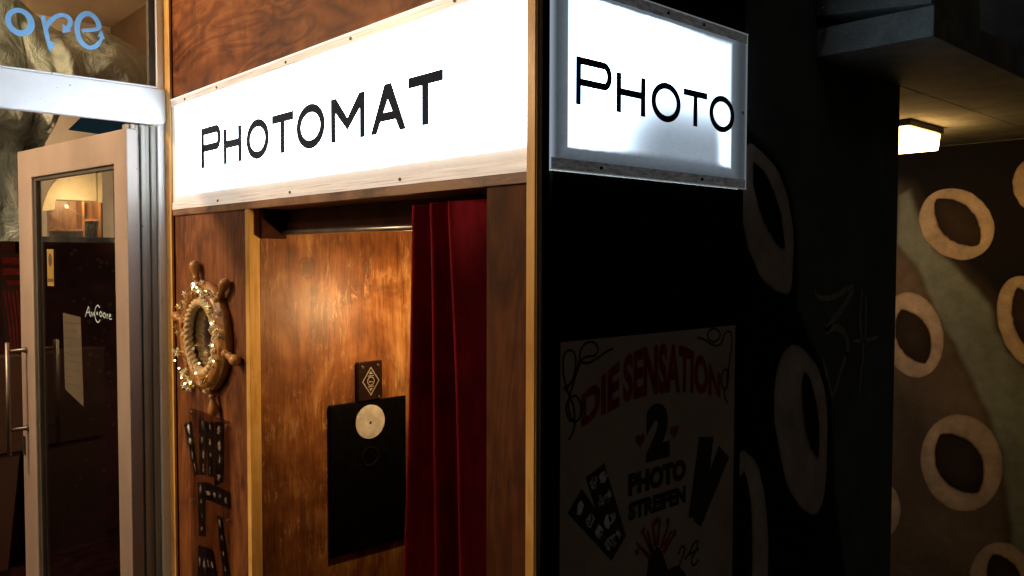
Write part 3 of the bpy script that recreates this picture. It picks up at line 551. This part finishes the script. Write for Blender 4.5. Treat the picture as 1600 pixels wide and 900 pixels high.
# ---------------------------------------------------------------- photo booth
pb = thing('photo_booth', 'plywood photo booth with lit signs, open doorway and dark poster side', 'photo booth', (-2.25, 1.5, 0))
def P_(name, mb, mat, parent=pb, label=None, **k):
    o = build(name, mb, mat, parent, **k)
    if label: o['label'] = label
    return o
P_('corner_strip', BX(-3.322, -3.262, 1.190, 1.2, GZ, 3.25), M['pine'], bevel=.002)
P_('side_panel', BX(-3.322, -3.262, 1.2005, 1.93, GZ, 3.25), M['void'])
P_('front_panel', BX(-3.2615, -2.6205, 1.204, 1.222, GZ, 1.8045), M['ply'], label='narrow stained front panel left of the doorway')
P_('front_panel', BX(-1.396, -1.250, 1.203, 1.222, GZ, 1.8045), M['ply_right'], label='dark front panel right of the curtain')
P_('front_panel', BX(-3.2615, -1.250, 1.203, 1.221, 2.2515, 3.25), M['ply_up'], label='swirl grained panel above the front sign')
js = P_('jamb_strip', BX(-2.620, -2.5905, 1.196, 1.234, GZ, 1.8045), M['pine'], bevel=.0015)
P_('lintel_board', BX(-3.2615, -1.250, 1.196, 1.340, 1.805, 1.8305), M['ply_edge'], bevel=.001)
P_('corner_post', BX(-1.2485, -1.2165, 1.184, 1.207, GZ, 3.25), M['pine'], bevel=.0015, label='gold pine face of the near corner post')
P_('corner_post', BX(-1.2160, -1.204, 1.186, 1.207, GZ, 3.25), M['black_wood'], label='black side of the near corner post')
for xe in (-1.2235,): P_('corner_bead', BX(xe-.0035, xe+.0035, 1.1815, 1.1838, 0, 3.25), M['pine'], bevel=.001)
P_('partition_wall', BX(-2.6205, -2.5905, 1.2345, 1.95, GZ, 1.80), M['ply_in'], label='varnished knotty plywood wall inside the booth')
P_('back_panel', BX(-2.59, -1.225, 1.925, 1.945, GZ, 1.80), M['void'])
P_('valance_board', BX(-2.59, -1.235, 1.322, 1.337, 1.722, 1.8045), M['void'])
P_('inner_ceiling', BX(-2.59, -1.235, 1.3405, 1.924, 1.79, 1.803), M['void'])
P_('side_panel', BX(-1.232, -1.210, 1.2225, 1.947, GZ, 1.8290), M['black_wood'], label='black right side panel carrying the poster')
P_('side_panel', BX(-1.232, -1.210, 1.2080, 1.947, 2.2415, 3.25), M['black_wood'], label='dark side panel above the side sign')
P_('roof_panel', BX(-3.32, -1.21, 1.2, 1.945, 3.2505, 3.27), M['black_wood'])
P_('inner_jamb', BX(-1.345, -1.2325, 1.2225, 1.30, GZ, 1.722), M['void'])
P_('rail_bracket', BX(-2.5895, -2.572, 1.2345, 1.3215, 1.708, 1.8045), M['void'])
P_('curtain_rail', MB().tube([(-2.5895,1.3095,1.7285),(-1.40,1.3095,1.7285)], .0085, 12), M['rail'], smooth=True)
P_('floor_board', BX(-2.59, -1.235, 1.2225, 1.924, .02, .06), M['void'])

# camera board inside
cb = P_('camera_board', MB().slab([(1.487,.568),(1.814,.566),(1.812,1.118),(1.487,1.1175)], PY(-2.5905), .0005, .014), M['board'], bevel=.0015, label='black board with a round lens window')
P_('lens_disc', disc(PY(-2.5765), 1.651, 1.040, .0625, .0003, .005, 40), M['silver'], cb)
P_('disc_screw', disc(PY(-2.5715), 1.651, 1.038, .004, .0003, .003, 10), M['rust'], cb)
P_('lens_window', MB().strip([(1.651+.036*math.cos(t*math.pi/16), .912+.036*math.sin(t*math.pi/16)) for t in range(32)], [(1.651+.032*math.cos(t*math.pi/16), .912+.032*math.sin(t*math.pi/16)) for t in range(32)], PY(-2.5765), .0003, .004, True), M['badge'], cb)
bd = P_('badge_plate', MB().slab([(1.600,1.1205),(1.702,1.1225),(1.701,1.264),(1.5995,1.263)], PY(-2.5905), .0005, .022), M['badge'], bevel=.002)
fb = PY(-2.5685); bl = MB(); cy, cz = 1.651, 1.191
dia = [(cy-.037,cz),(cy,cz+.054),(cy+.037,cz),(cy,cz-.054)]; dia2 = [(cy-.0325,cz),(cy,cz+.0475),(cy+.0325,cz),(cy,cz-.0475)]
bl.strip(dia, dia2, fb, .0002, .001, True)
bl.strip([(cy+.016*math.cos(t*.3927), cz+.017*math.sin(t*.3927)) for t in range(16)], [(cy+.0125*math.cos(t*.3927), cz+.0135*math.sin(t*.3927)) for t in range(16)], fb, .0002, .001, True)
for s_ in (1, -1):
    bl.slab([(cy-.013,cz+s_*.018),(cy+.013,cz+s_*.018),(cy+.013,cz+s_*.0215),(cy-.013,cz+s_*.0215)], fb, .0002, .001)
    bl.slab([(cy-.009,cz+s_*.026),(cy+.009,cz+s_*.026),(cy,cz+s_*.038)], fb, .0002, .001)
dd = disc(fb, cy-.0045, cz-.002, .0035, .001, .002, 8); bl.add(dd.v, dd.f); dd = disc(fb, cy+.0045, cz-.003, .0030, .001, .002, 8); bl.add(dd.v, dd.f)
P_('emblem', bl, M['silver_line'], bd)
for (a, b) in ((1.617, 1.245), (1.684, 1.247), (1.690, 1.128)): P_('badge_screw', disc(fb, a, b, .005, .0002, .003, 10), M['screw'], bd)

bl_ = bpy.data.lights.new('assumed_booth_light', 'POINT'); bl_.energy = 14; bl_.color = (1, .62, .27); bl_.shadow_soft_size = .03  # assumed light hidden behind the curtain, added to brighten the inner wall
il = P_('assumed_booth_lamp', MB().tube([(-1.98,1.88,1.60),(-1.98,1.924,1.60)], .03, 16), M['lamp_frame'])  # assumed unseen fixture, set apart from the light point
blo = bpy.data.objects.new('assumed_booth_light', bl_); col.objects.link(blo); blo.parent = pb; blo.location = Vector((-2.21, 1.66, 1.45)) - Vector((-2.25, 1.5, 0))

# front sign
fs = P_('illuminated_sign', BX(-3.2605, -1.2500, 1.1975, 1.2025, 1.832, 2.250), M['sign_front'], label='white lit front sign reading PHOTOMAT')
ff = PX(1.1975)
for ch, a0, a1, b0, b1 in (('P',-2.977,-2.806,1.966,2.110),('H',-2.783,-2.640,1.966,2.086),('O',-2.602,-2.441,1.962,2.091),('T',-2.419,-2.280,1.966,2.087),('O',-2.260,-2.094,1.963,2.093),('M',-2.060,-1.885,1.967,2.088),('A',-1.857,-1.697,1.967,2.091),('T',-1.687,-1.547,1.967,2.090)):
    P_('letter', glyph(ch, a0, a1, b0, b1, .0262, ff, .0003, .0015), M['letter'], fs)
k = N('worn_glowing_edging'); P = k.pos(); f = k.noise(k.map(P, (1.3, 1.3, 60)), 4, 6, .6)
k.p(Base_Color=k.ramp(f, [(.3, (.30, .28, .25)), (.65, (.75, .70, .62))]), Roughness=.3, Emission_Color=k.ramp(f, [(.35, (.72, .62, .54)), (.65, (1.0, .88, .78))]), Emission_Strength=.48); M['edge_lit'] = k.m  # own emission stands in for sign light leaking through the edging
for z0, z1 in ((2.2245, 2.2505), (1.8315, 1.855)): P_('batten', BX(-3.2605, -1.2502, 1.1945, 1.1970, z0, z1), M['edge_lit'], fs, bevel=.0006)
k = N('glowing_rim'); k.p(Base_Color=(.85, .83, .8), Emission_Color=(1, .92, .82), Emission_Strength=.8, Roughness=.2); M['rim'] = k.m  # rim glows by itself, for sign light reaching its edge
P_('acrylic_edge', BX(-3.2605, -1.2502, 1.1925, 1.2020, 2.2508, 2.2538), M['rim'], fs); P_('acrylic_edge', BX(-3.2605, -1.2502, 1.1935, 1.1955, 1.8290, 1.8312), M['edge_lit'], fs)
for x in (-3.12, -2.83, -2.32, -1.95, -1.50): P_('screw', disc(PX(1.1945), x, 2.237, .0045, .0002, .0025, 10), M['rust'], fs)
for x in (-2.83, -2.30, -1.72): P_('screw', disc(PX(1.1945), x, 1.843, .0045, .0002, .0025, 10), M['rust'], fs)

# side sign
ss = P_('illuminated_sign', BX(-1.2095, -1.2050, 1.2085, 1.9460, 1.832, 2.238), M['sign_side'], label='cooler lit side sign reading PHOTO, dim in its lower far corner')
fr = PY(-1.2050)
for ch, a0, a1, b0, b1 in (('P',1.286,1.402,1.973,2.075),('H',1.418,1.520,1.973,2.061),('O',1.543,1.656,1.970,2.063),('T',1.668,1.767,1.973,2.060),('O',1.778,1.890,1.970,2.063)):
    P_('letter', glyph(ch, a0, a1, b0, b1, .0158, fr, .0003, .0015), M['letter'], ss)
k = N('dull_glowing_edging'); P = k.pos(); f = k.noise(k.map(P, (6, 6, 20)), 7, 6, .75)
k.p(Base_Color=k.ramp(f, [(.35, (.03, .03, .03)), (.7, (.20, .19, .18))]), Roughness=.3, Emission_Color=k.ramp(f, [(.35, (.25, .25, .26)), (.7, (.8, .8, .8))]), Emission_Strength=.07); M['edge_dull'] = k.m  # weak emission painted in for side sign light seeping through
P_('batten', BX(-1.2046, -1.2025, 1.2125, 1.9440, 1.8325, 1.856), M['edge_dull'], ss, bevel=.0006); P_('batten', BX(-1.2046, -1.2025, 1.2085, 1.9440, 2.214, 2.2375), M['edge_dull'], ss, bevel=.0006)
k = N('side_glowing_rim'); k.p(Base_Color=(.5, .52, .55), Emission_Color=(.8, .9, 1), Emission_Strength=.13, Roughness=.2); M['rim2'] = k.m  # faint self-glow for side sign light caught in the rim
rm = MB(); rm.box(-1.2050, -1.2010, 1.2085, 1.9490, 2.2380, 2.2398); rm.box(-1.2050, -1.2010, 1.2085, 1.9490, 1.8305, 1.8322); rm.box(-1.2050, -1.2010, 1.9442, 1.9460, 1.8325, 2.2378)
P_('acrylic_edge', rm, M['rim2'], ss)
for y, z in ((1.36,2.226),(1.60,2.226),(1.745,2.226),(1.365,1.844),(1.745,1.844),(1.925,2.03)): P_('screw', disc(PY(-1.2025), y, z, .0042, .0002, .003, 10), M['rust'] if z != 2.03 else M['screw'], ss)

# curtain
def curtain():
    m = MB(); rows = 48
    tops = [-1.722, -1.646, -1.566]; bots = [-1.752, -1.625, -1.527]
    z0, z1 = .12, 1.790
    cols = None; xs_end = -1.365
    for r in range(rows+1):
        t = r/rows; z = z1+(z0-z1)*t
        tt = min(1, (z1-z)/.9)
        line = []
        nose = [a+(b-a)*tt**1.2+.003*math.sin(z*7+i*2) for i, (a, b) in enumerate(zip(tops, bots))]+[xs_end]
        for k_ in range(3):
            xa, xb = nose[k_], nose[k_+1]; wd = xb-xa
            fr_ = 1.226+.004*math.sin(z*5+k_)
            bk = 1.300+.075*max(0, min(1, (1.70-z)/.12))
            line += [(xa+.014, bk-.004), (xa+.004, bk-.022), (xa-.003, fr_+.022), (xa-.0015, fr_+.008), (xa+.004, fr_), (xa+.012, fr_+.001), (xa+.018, fr_+.008), (xa+wd*.42, fr_+.026+(bk-1.3)*.4), (xa+wd*.62, fr_+.041+(bk-1.3)*.6), (xa+wd*.85, fr_+.058+(bk-1.3)*.85), (xa+wd*.99, bk-.004)]
        line.append((xs_end, bk))
        cols = len(line)
        for i, (x, y) in enumerate(line):
            k_ = i//11; sag = 0
            if r < 2: sag = -.010*math.sin(math.pi*((i%11)/10))
            m.v.append((x, y, z+sag+(.003 if k_ in (1,2) else 0)))
    m.f = [(r*cols+i, r*cols+i+1, (r+1)*cols+i+1, (r+1)*cols+i) for r in range(rows) for i in range(cols-1)]
    return m
co = build('curtain', curtain(), M['velvet'], base=(-1.6, 1.26, .12), smooth=True)
tag(co, 'dark red velvet curtain drawn to the right side of the booth doorway', 'curtain')
so2 = co.modifiers.new('thick', 'SOLIDIFY'); so2.thickness = .003
sb2 = co.modifiers.new('sub', 'SUBSURF'); sb2.levels = 1; sb2.render_levels = 2

# wheel mirror
WC = Vector((-2.935, 1.2035, 1.357))
wm = thing('ship_wheel_mirror', 'wooden ship wheel mirror with rope border hung on the booth front', 'mirror', tuple(WC))
def ringprof(prof, n=64):
    m = MB(); k_ = len(prof)
    for i in range(n):
        th = 2*math.pi*i/n
        for r, d in prof: m.v.append((WC.x+r*math.cos(th), WC.y-d, WC.z+r*math.sin(th)))
    m.f = [(i*k_+j, ((i+1)%n)*k_+j, ((i+1)%n)*k_+(j+1)%k_, i*k_+(j+1)%k_) for i in range(n) for j in range(k_)]
    return m
build('rim', ringprof([(.138,0),(.197,0),(.201,.010),(.200,.024),(.195,.030),(.188,.032),(.184,.040),(.170,.045),(.150,.044),(.140,.038),(.138,.02)]), M['oak'], wm, smooth=True)
build('mirror_glass', disc(PX(WC.y), WC.x, WC.z, .139, .006, .010, 48), M['mirror'], wm)
rp = MB(); NR, NC = 360, 12; R0, RR = .128, .0165
for i in range(NR):
    th = 2*math.pi*i/NR
    for j in range(NC):
        ph = 2*math.pi*j/NC; q = RR*(.62+.52*abs(math.cos(1.5*(ph+11*th))))
        rr = R0+q*math.cos(ph); rp.v.append((WC.x+rr*math.cos(th), WC.y-.030-q*math.sin(ph), WC.z+rr*math.sin(th)))
rp.f = [(i*NC+j, ((i+1)%NR)*NC+j, ((i+1)%NR)*NC+(j+1)%NC, i*NC+(j+1)%NC) for i in range(NR) for j in range(NC)]
build('rope_ring', rp, M['rope'], wm, smooth=True)
hprof = [(.185,.016),(.200,.017),(.206,.010),(.214,.010),(.218,.015),(.224,.011),(.236,.012),(.250,.0165),(.264,.0195),(.276,.018),(.285,.012),(.289,.003)]
for a in (107, 47, -13, -73, -133, 167):
    dx, dz = math.cos(R(a)), math.sin(R(a))
    build('handle', MB().tube([(WC.x+dx*r, WC.y-.022, WC.z+dz*r) for r, _ in hprof], [q for _, q in hprof], 16), M['oak'], wm, smooth=True)
    build('spoke_block', MB().tube([(WC.x+dx*.158, WC.y-.046, WC.z+dz*.158), (WC.x+dx*.158, WC.y-.050, WC.z+dz*.158)], [.011,.009], 16), M['oak'], wm, smooth=True)

gl = thing('fairy_light_garland', 'gold wire garland of small stars wound around the ship wheel mirror', 'garland', (WC.x, WC.y-.04, WC.z))
wp = []
for i in range(330):
    th = R(150)-i/330*2*math.pi*1.35; wob = math.sin(i*.28)*.5+.5
    r = .172+.026*math.sin(i*.33)+.014*noise.noise(Vector((i*.05,0,0))); d = .040+.018*math.cos(i*.33)+.008*noise.noise(Vector((i*.07,5,0)))
    wp.append((WC.x+r*math.cos(th), WC.y-max(.012, d), WC.z+r*math.sin(th)))
build('wire', MB().tube(wp, .0011, 5), M['wire'], gl)
w2 = [(WC.x+.02*math.sin(i*.5)+.012*i*.35-.06, WC.y-.052-.006*math.sin(i*.8), WC.z-.19+.01*i+.02*math.cos(i*.7)) for i in range(26)]
build('wire', MB().tube(w2, .001, 5), M['wire'], gl)
def star_mesh(mat, name):
    m = MB(); pts = [((.0105 if i%2 == 0 else .0045)*math.cos(math.pi*i/5), (.0105 if i%2 == 0 else .0045)*math.sin(math.pi*i/5)) for i in range(10)]
    m.v = [(a, 0, b) for a, b in pts]+[(0,-.003,0),(0,.003,0)]
    m.f = [(i, (i+1)%10, 10) for i in range(10)]+[((i+1)%10, i, 11) for i in range(10)]
    me = bpy.data.meshes.new(name); me.from_pydata(m.v, [], m.f); me.materials.append(mat); return me
stm = [star_mesh(M['star'], 'star'), star_mesh(M['gold_star'], 'star')]
spots = []
for i, p in enumerate(wp):
    if i % 6 == 2:
        th = math.atan2(p[2]-WC.z, p[0]-WC.x)
        if R(-60) < th < R(-15) and rnd.random() < .4: continue
        spots.append(p)
for th0, cnt in ((80, 10), (60, 8), (22, 12), (5, 6), (-118, 10), (-105, 6), (-160, 6), (-20, 3)):
    for q in range(cnt):
        th = R(th0+rnd.gauss(0, 9)); r = .180+rnd.gauss(0, .014); spots.append((WC.x+r*math.cos(th), WC.y-.050-rnd.uniform(0,.016), WC.z+r*math.sin(th)))
for q in range(5): spots.append((WC.x+rnd.uniform(-.03,.09), WC.y-.05, WC.z+rnd.uniform(-.17,.0)))
spots += [(WC.x-.235, WC.y-.03, WC.z+.045), (WC.x-.225, WC.y-.03, WC.z+.06), (WC.x-.10, WC.y-.055, WC.z+.12)]
for p in spots:
    o = bpy.data.objects.new('star', stm[0] if rnd.random() < .62 else stm[1]); col.objects.link(o); o.parent = gl
    o.location = Vector(p)-Vector((WC.x, WC.y-.04, WC.z)); o.rotation_euler = (rnd.uniform(-.7,.7), rnd.uniform(0,1.2), rnd.uniform(.1,1.6)); s_ = rnd.uniform(.8,1.4); o.scale = (s_, s_, s_)

sparkle_mat = emit('glowing_sparkle_bead', (1, .84, .5), 9.0)  # glowing beads added to give the garland its sparkle
lm = MB().tube([(0,-.003,0),(0,-.002,0),(0,.002,0),(0,.003,0)], [.0012,.0030,.0030,.0012], 8); lme = bpy.data.meshes.new('sparkle_bead'); lme.from_pydata(lm.v, [], lm.f); lme.materials.append(sparkle_mat)
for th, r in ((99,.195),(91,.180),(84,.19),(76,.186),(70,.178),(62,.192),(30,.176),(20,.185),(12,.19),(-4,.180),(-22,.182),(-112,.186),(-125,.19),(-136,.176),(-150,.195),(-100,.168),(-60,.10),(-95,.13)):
    o = bpy.data.objects.new('sparkle_bead', lme); col.objects.link(o); o.parent = gl; o.location = (r*math.cos(R(th)), -.018-.010*math.sin(th), r*math.sin(R(th)))

# photo display: acrylic cover with four screws, strips beneath it
pd = thing('photo_display', 'clear tinted cover screwed over photo strips below the wheel mirror', 'display cover', (-2.935, 1.2, .45))
build('acrylic_cover', BX(-3.115, -2.760, 1.1945, 1.1965, .38, 1.075), M['acrylic'], pd)
for a, b in DISPSCREWS+((-3.097,.41),(-2.777,.41)): build('screw', disc(PX(1.1943), a, b, .0065, 0, .004, 14), M['screw'], pd, bevel=.001)
SL = ['slanting strip at the far left of the upper fan', 'second strip of the upper fan with four pale faces', 'third upright strip of the upper fan', 'rightmost strip of the upper fan', 'upright strip in the middle row at left',
      'strip lying almost level across the middle', 'long narrow strip leaning at lower right', 'wide strip pair at the bottom left']
for i, (qd, lb) in enumerate(zip(STRIPS, SL)):
    d = .0010+.0007*i; f0 = PX(1.204)
    ps = thing('photo_strip', 'black and white photo '+lb+', below the wheel mirror' if 'strip' not in lb[:6] else 'black and white photo '+lb+' below the wheel mirror', 'photo strip', (qd[0][0], 1.2, qd[2][1]), 'photo strips on the booth front')
    ps['label'] = 'black photo strip: '+lb
    build('strip_paper', MB().slab(list(qd), f0, d, d+.0005), M['strip_black'], ps)
    TL, TR, BR, BL = [Vector((*p, 0)) for p in qd]
    horiz = abs(TR.x-TL.x) > abs(TL.y-BL.y)
    for kf in range(4):
        def bil(u, v):
            a_, b_ = (kf+.06+v*.88)/4, .08+u*.84
            if horiz: uu, vv = a_, b_
            else: uu, vv = b_, a_
            p = (TL*(1-uu)+TR*uu)*(1-vv)+(BL*(1-uu)+BR*uu)*vv; return (p.x, p.y)
        cx_, cy_ = rnd.uniform(.35,.65), rnd.uniform(.35,.6); ww, hh = rnd.uniform(.13,.26), rnd.uniform(.20,.40)
        blob = [bil(cx_+ww*math.cos(t*.349)*rnd.uniform(.45,1.35), cy_+hh*math.sin(t*.349)*rnd.uniform(.5,1.3)) for t in range(18)]
        build('photo', MB().slab(blob, f0, d+.00055, d+.0007), M['photo'], ps)

# ---------------------------------------------------------------- poster on the booth side
pr = thing('poster', 'large dim cream poster reading DIE SENSATION on the booth side', 'poster', (-1.208, 1.58, .40))
fq = PY(-1.2095)
build('sheet', MB().slab([(1.248,.42),(1.914,.42),(1.914,1.469),(1.247,1.469)], fq, .0006, .0018), M['paper'], pr)
def interp(poly, x):
    for (x0, y0), (x1, y1) in zip(poly, poly[1:]):
        if x <= x1: return y0+(y1-y0)*(x-x0)/(x1-x0)
    return poly[-1][1]
def arcmap(xa, xb):
    return lambda u, v: (xa+(xb-xa)*u, interp(POSTER_BASE, xa+(xb-xa)*u)*(1-v)+interp(POSTER_TOPARC, xa+(xb-xa)*u)*v)
build('lettering', text_mb('DIE', fq, .0024, arcmap(1.312, 1.440), .045), M['poster_red'], pr)
build('lettering', text_mb('SENSATION', fq, .0024, arcmap(1.452, 1.846), .045), M['poster_red'], pr)
bx = lambda a, b, c_, d_: (lambda u, v: (a+(b-a)*u, c_+(d_-c_)*v))
build('lettering', text_mb('2', fq, .0024, bx(1.537, 1.630, 1.163, 1.300), .075), M['poster_black'], pr)
build('lettering', text_mb('PHOTO', fq, .0024, bx(1.473, 1.698, 1.094, 1.148), .07), M['poster_black'], pr)
build('lettering', text_mb('STREIFEN', fq, .0024, bx(1.474, 1.698, 1.036, 1.080), .07), M['poster_black'], pr)
for (a, b) in HEARTS:
    hp = []
    for i in range(28):
        t = 2*math.pi*i/28; hp.append((a+.0011*16*math.sin(t)**3, b+.0012*(13*math.cos(t)-5*math.cos(2*t)-2*math.cos(3*t)-math.cos(4*t))))
    build('heart', MB().slab(hp, fq, .0020, .0024), M['poster_red'], pr)
for fl in FLOUR: build('flourish', MB().line(smoothpts(fl, 5), .0055, fq, .0020, .0024), M['poster_black'], pr)
for i, qd in enumerate(PSTRIPS):
    o = build('printed_strip', MB().slab(list(qd), fq, .0022+.0003*i, .0023+.0003*i), M['poster_black'], pr)
    if i < 3:
        TL, TR, BR, BL = [Vector((*p, 0)) for p in qd]
        for kf in range(4):
            c_ = (TL+TR)/2*(1-(kf+.5)/4)+(BL+BR)/2*((kf+.5)/4)
            build('printed_photo', MB().slab([(c_.x+.014*math.cos(t)*rnd.uniform(.6,1.2), c_.y+.018*math.sin(t)*rnd.uniform(.6,1.2)) for t in range(6)], fq, .0035, .0036), M['photo'], o)
for a, b in RAYS: build('ray', MB().line([a, b], [.012, .006], fq, .0020, .0024), M['poster_red'], pr)
for (a, b) in RAYSTARS:
    build('printed_star', MB().slab([(a+(.013 if i%2 == 0 else .005)*math.sin(math.pi*i/5), b+(.013 if i%2 == 0 else .005)*math.cos(math.pi*i/5)) for i in range(10)], fq, .0026, .0028), M['poster_red'], pr)
build('printed_hand', MB().slab(list(HANDP), fq, .0029, .0032), M['poster_black'], pr)
for s_ in SCRIPT: build('script_lettering', MB().line(smoothpts(s_, 5), .006, fq, .0020, .0024), M['poster_black'], pr)

# ---------------------------------------------------------------- painted walls beyond the booth
def inpoly(p, poly):
    x, y = p; c_ = False; j = len(poly)-1
    for i in range(len(poly)):
        xi, yi = poly[i]; xj, yj = poly[j]
        if (yi > y) != (yj > y) and x < (xj-xi)*(y-yi)/(yj-yi)+xi: c_ = not c_
        j = i
    return c_
def edgedist(p, poly):
    x, y = p; best = 9
    for i in range(len(poly)):
        x0, y0 = poly[i-1]; x1, y1 = poly[i]; dx, dy = x1-x0, y1-y0
        t = max(0, min(1, ((x-x0)*dx+(y-y0)*dy)/(dx*dx+dy*dy+1e-12))); best = min(best, math.hypot(x-x0-t*dx, y-y0-t*dy))
    return best
def soft(p, poly, wdt):
    d = edgedist(p, poly); d = d if inpoly(p, poly) else -d
    t = max(0, min(1, d/wdt/2+.5)); return t*t*(3-2*t)
def lerp(a, b, t): return tuple(x+(y-x)*t for x, y in zip(a, b))
def ring_mesh(outer, inner, fn, edge, cream, lip, hole, bg):
    o_ = smoothpts(list(outer), 4, True); i_ = list(inner)
    n = len(o_); cx = sum(p[0] for p in i_)/len(i_); cy = sum(p[1] for p in i_)/len(i_)
    # match the inner outline to the outer by angle about the hole's centre
    ii = smoothpts(i_, 8, True)
    ang = lambda p: math.atan2(p[1]-cy, p[0]-cx)
    mi = []
    for p in o_:
        a = ang(p); mi.append(min(ii, key=lambda q: abs((ang(q)-a+math.pi) % (2*math.pi)-math.pi)))
    m = MB(); m.c = []; levels = []
    for t in (0.02, .35, .7, .9): levels.append(('h', t))
    for t in (0, .05, .15, .4, .7, .88, .96, 1.0): levels.append(('r', t))
    for i in range(n):
        for j, (kd, t) in enumerate(levels):
            if kd == 'h': x, y = cx+(mi[i][0]-cx)*t, cy+(mi[i][1]-cy)*t; c_ = lerp(tuple(h*1.25 for h in hole), tuple(h*.55 for h in hole), t**1.5)
            else:
                w_ = .0035*noise.noise(Vector((i*.35, t*3, cx*7)))
                x, y = mi[i][0]+(o_[i][0]-mi[i][0])*t+w_, mi[i][1]+(o_[i][1]-mi[i][1])*t+w_
                if t < .05: c_ = tuple(h*.4 for h in hole)
                elif t < .15: c_ = lip
                elif t < .9: c_ = lerp(cream, lip, abs(t-.5)*.5)
                elif t < .99: c_ = lerp(cream, lip, .5)
                else: c_ = lerp(lip, bg, .6)
            br = 1+.28*noise.noise(Vector((x*9, y*9, 2)))+.14*noise.noise(Vector((x*34, y*34, 8)))
            m.v.append(fn(x, y, .0012)); m.c.append(tuple(q*br for q in c_))
    L = len(levels)
    m.f = [(i*L+j, ((i+1)%n)*L+j, ((i+1)%n)*L+j+1, i*L+j+1) for i in range(n) for j in range(L-1)]
    m.f.append(tuple(i*L for i in range(n)))
    return m

YM = 4.707; XD = -1.225
mw = thing('mural_wall', 'amber lit wall at far right painted with a grey-green tentacle and suckers', 'wall', (-1.2, YM, 0))
m = MB(); m.c = []; a0, a1, b0, b1, st = -2.45, -.80, GZ, 2.247, .011
na, nb = int((a1-a0)/st)+1, int((b1-b0)/st)+1
for i in range(na):
    for j in range(nb):
        x, z = a0+(a1-a0)*i/(na-1), b0+(b1-b0)*j/(nb-1)
        nz = noise.noise(Vector((x*3, z*3, 1))); nf = noise.noise(Vector((x*9, z*9, 4)))
        p = (x+.012*nf, z+.012*nz)
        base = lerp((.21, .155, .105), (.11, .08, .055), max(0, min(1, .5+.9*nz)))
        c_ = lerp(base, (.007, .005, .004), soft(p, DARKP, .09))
        tb_ = soft(p, BAND, .022)
        bandc = lerp((.29, .335, .27), (.18, .205, .17), max(0, min(1, .4+.8*nz+.3*nf)))
        halo = max(0, 1-edgedist(p, BAND)/.05) if tb_ < .5 else 0
        c_ = lerp(c_, tuple(q*.35 for q in c_), halo*.7); c_ = lerp(c_, bandc, tb_)
        m.v.append((x, YM, z)); m.c.append(c_)
m.f = [(i*nb+j, (i+1)*nb+j, (i+1)*nb+j+1, i*nb+j+1) for i in range(na-1) for j in range(nb-1)]
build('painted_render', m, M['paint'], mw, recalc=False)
m = MB().box(-4.0, 3.0, YM+.002, YM+.2, GZ, 3.6); build('wall_core', m, M['concrete'], mw)
for a, b in MURAL_RINGS: build('painted_sucker', ring_mesh(a, b, PX(YM), .01, (.64, .49, .34), (.26, .18, .11), (.045, .028, .018), (.08, .045, .02)), M['paint'], mw, recalc=False)

pw = thing('pillar_wall', 'dark painted wall between the booth side and the amber mural', 'wall', (-1.7, 2.46, 0))
m = MB(); m.c = []; ys, ye, st = 1.9495, 2.965, .009; na, nb = int((ye-ys)/st)+1, int(3.4/.014)+1
for i in range(na):
    for j in range(nb):
        y, z = ys+(ye-ys)*i/(na-1), GZ+(3.4-GZ)*j/(nb-1)
        nz = noise.noise(Vector((y*4, z*3, 7))); p = (y, z)
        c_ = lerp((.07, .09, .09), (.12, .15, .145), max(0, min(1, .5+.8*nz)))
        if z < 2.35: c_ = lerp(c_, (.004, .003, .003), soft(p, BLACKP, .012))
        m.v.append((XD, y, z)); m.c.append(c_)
m.f = [(i*nb+j, (i+1)*nb+j, (i+1)*nb+j+1, i*nb+j+1) for i in range(na-1) for j in range(nb-1)]
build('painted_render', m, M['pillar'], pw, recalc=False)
build('wall_core', BX(-2.2, XD-.002, 1.9495, 2.963, GZ, 3.4), M['concrete'], pw)
for a, b in WALL_RINGS: build('painted_sucker', ring_mesh(a, b, PY(XD), .01, (.56, .49, .43), (.32, .27, .23), (.006, .004, .004), (.01, .007, .006)), M['pillar'], pw, recalc=False)
for i, s_ in enumerate(TAG):
    n_ = (len(s_)-1)*5+1
    build('chalk_stroke', MB().line(smoothpts(s_, 5), [(.022 if i == 0 else .012)*(.6+.5*math.sin(math.pi*q/n_)) for q in range(n_)], PY(XD), .0014, .0018), M['chalk'], pw)

# soffit slab over the passage
sfit = thing('concrete_canopy', 'dark concrete canopy slab over the passage with bluish lit front edge', 'canopy', (-1.5, 2.36, 2.25))
build('soffit_slab', BX(XD+.001, -.888, 2.36, YM-.002, 2.25, 2.335), M['concrete'], sfit, bevel=.004)
build('soffit_slab', BX(-3.6, XD, 2.967, YM-.002, 2.25, 2.335), M['concrete'], sfit)
build('upper_beam', MB().slab([(XD+.002,2.372),(-.893,2.3365),(-.893,3.4),(XD+.002,3.4)], PX(2.37), -.35, .018), M['concrete'], sfit, bevel=.003)

lp_ = thing('ceiling_lamp', 'lit boxy lamp under the canopy beside the dark wall edge', 'lamp', (-1.6, 3.87, 2.25))
build('housing', BX(-1.76, -1.475, 3.68, 4.065, 2.222, 2.2495), M['lamp_frame'], lp_, bevel=.004)
dl = MB().add([(-1.75,3.69,2.2215),(-1.485,3.69,2.2215),(-1.485,4.055,2.2215),(-1.75,4.055,2.2215),(-1.74,3.70,2.145),(-1.49,3.70,2.145),(-1.49,4.045,2.145),(-1.74,4.045,2.145)],
              [(0,1,2,3),(7,6,5,4),(0,4,5,1),(1,5,6,2),(2,6,7,3),(3,7,4,0)])
build('diffuser', dl, M['lamp_glow'], lp_, bevel=.006)
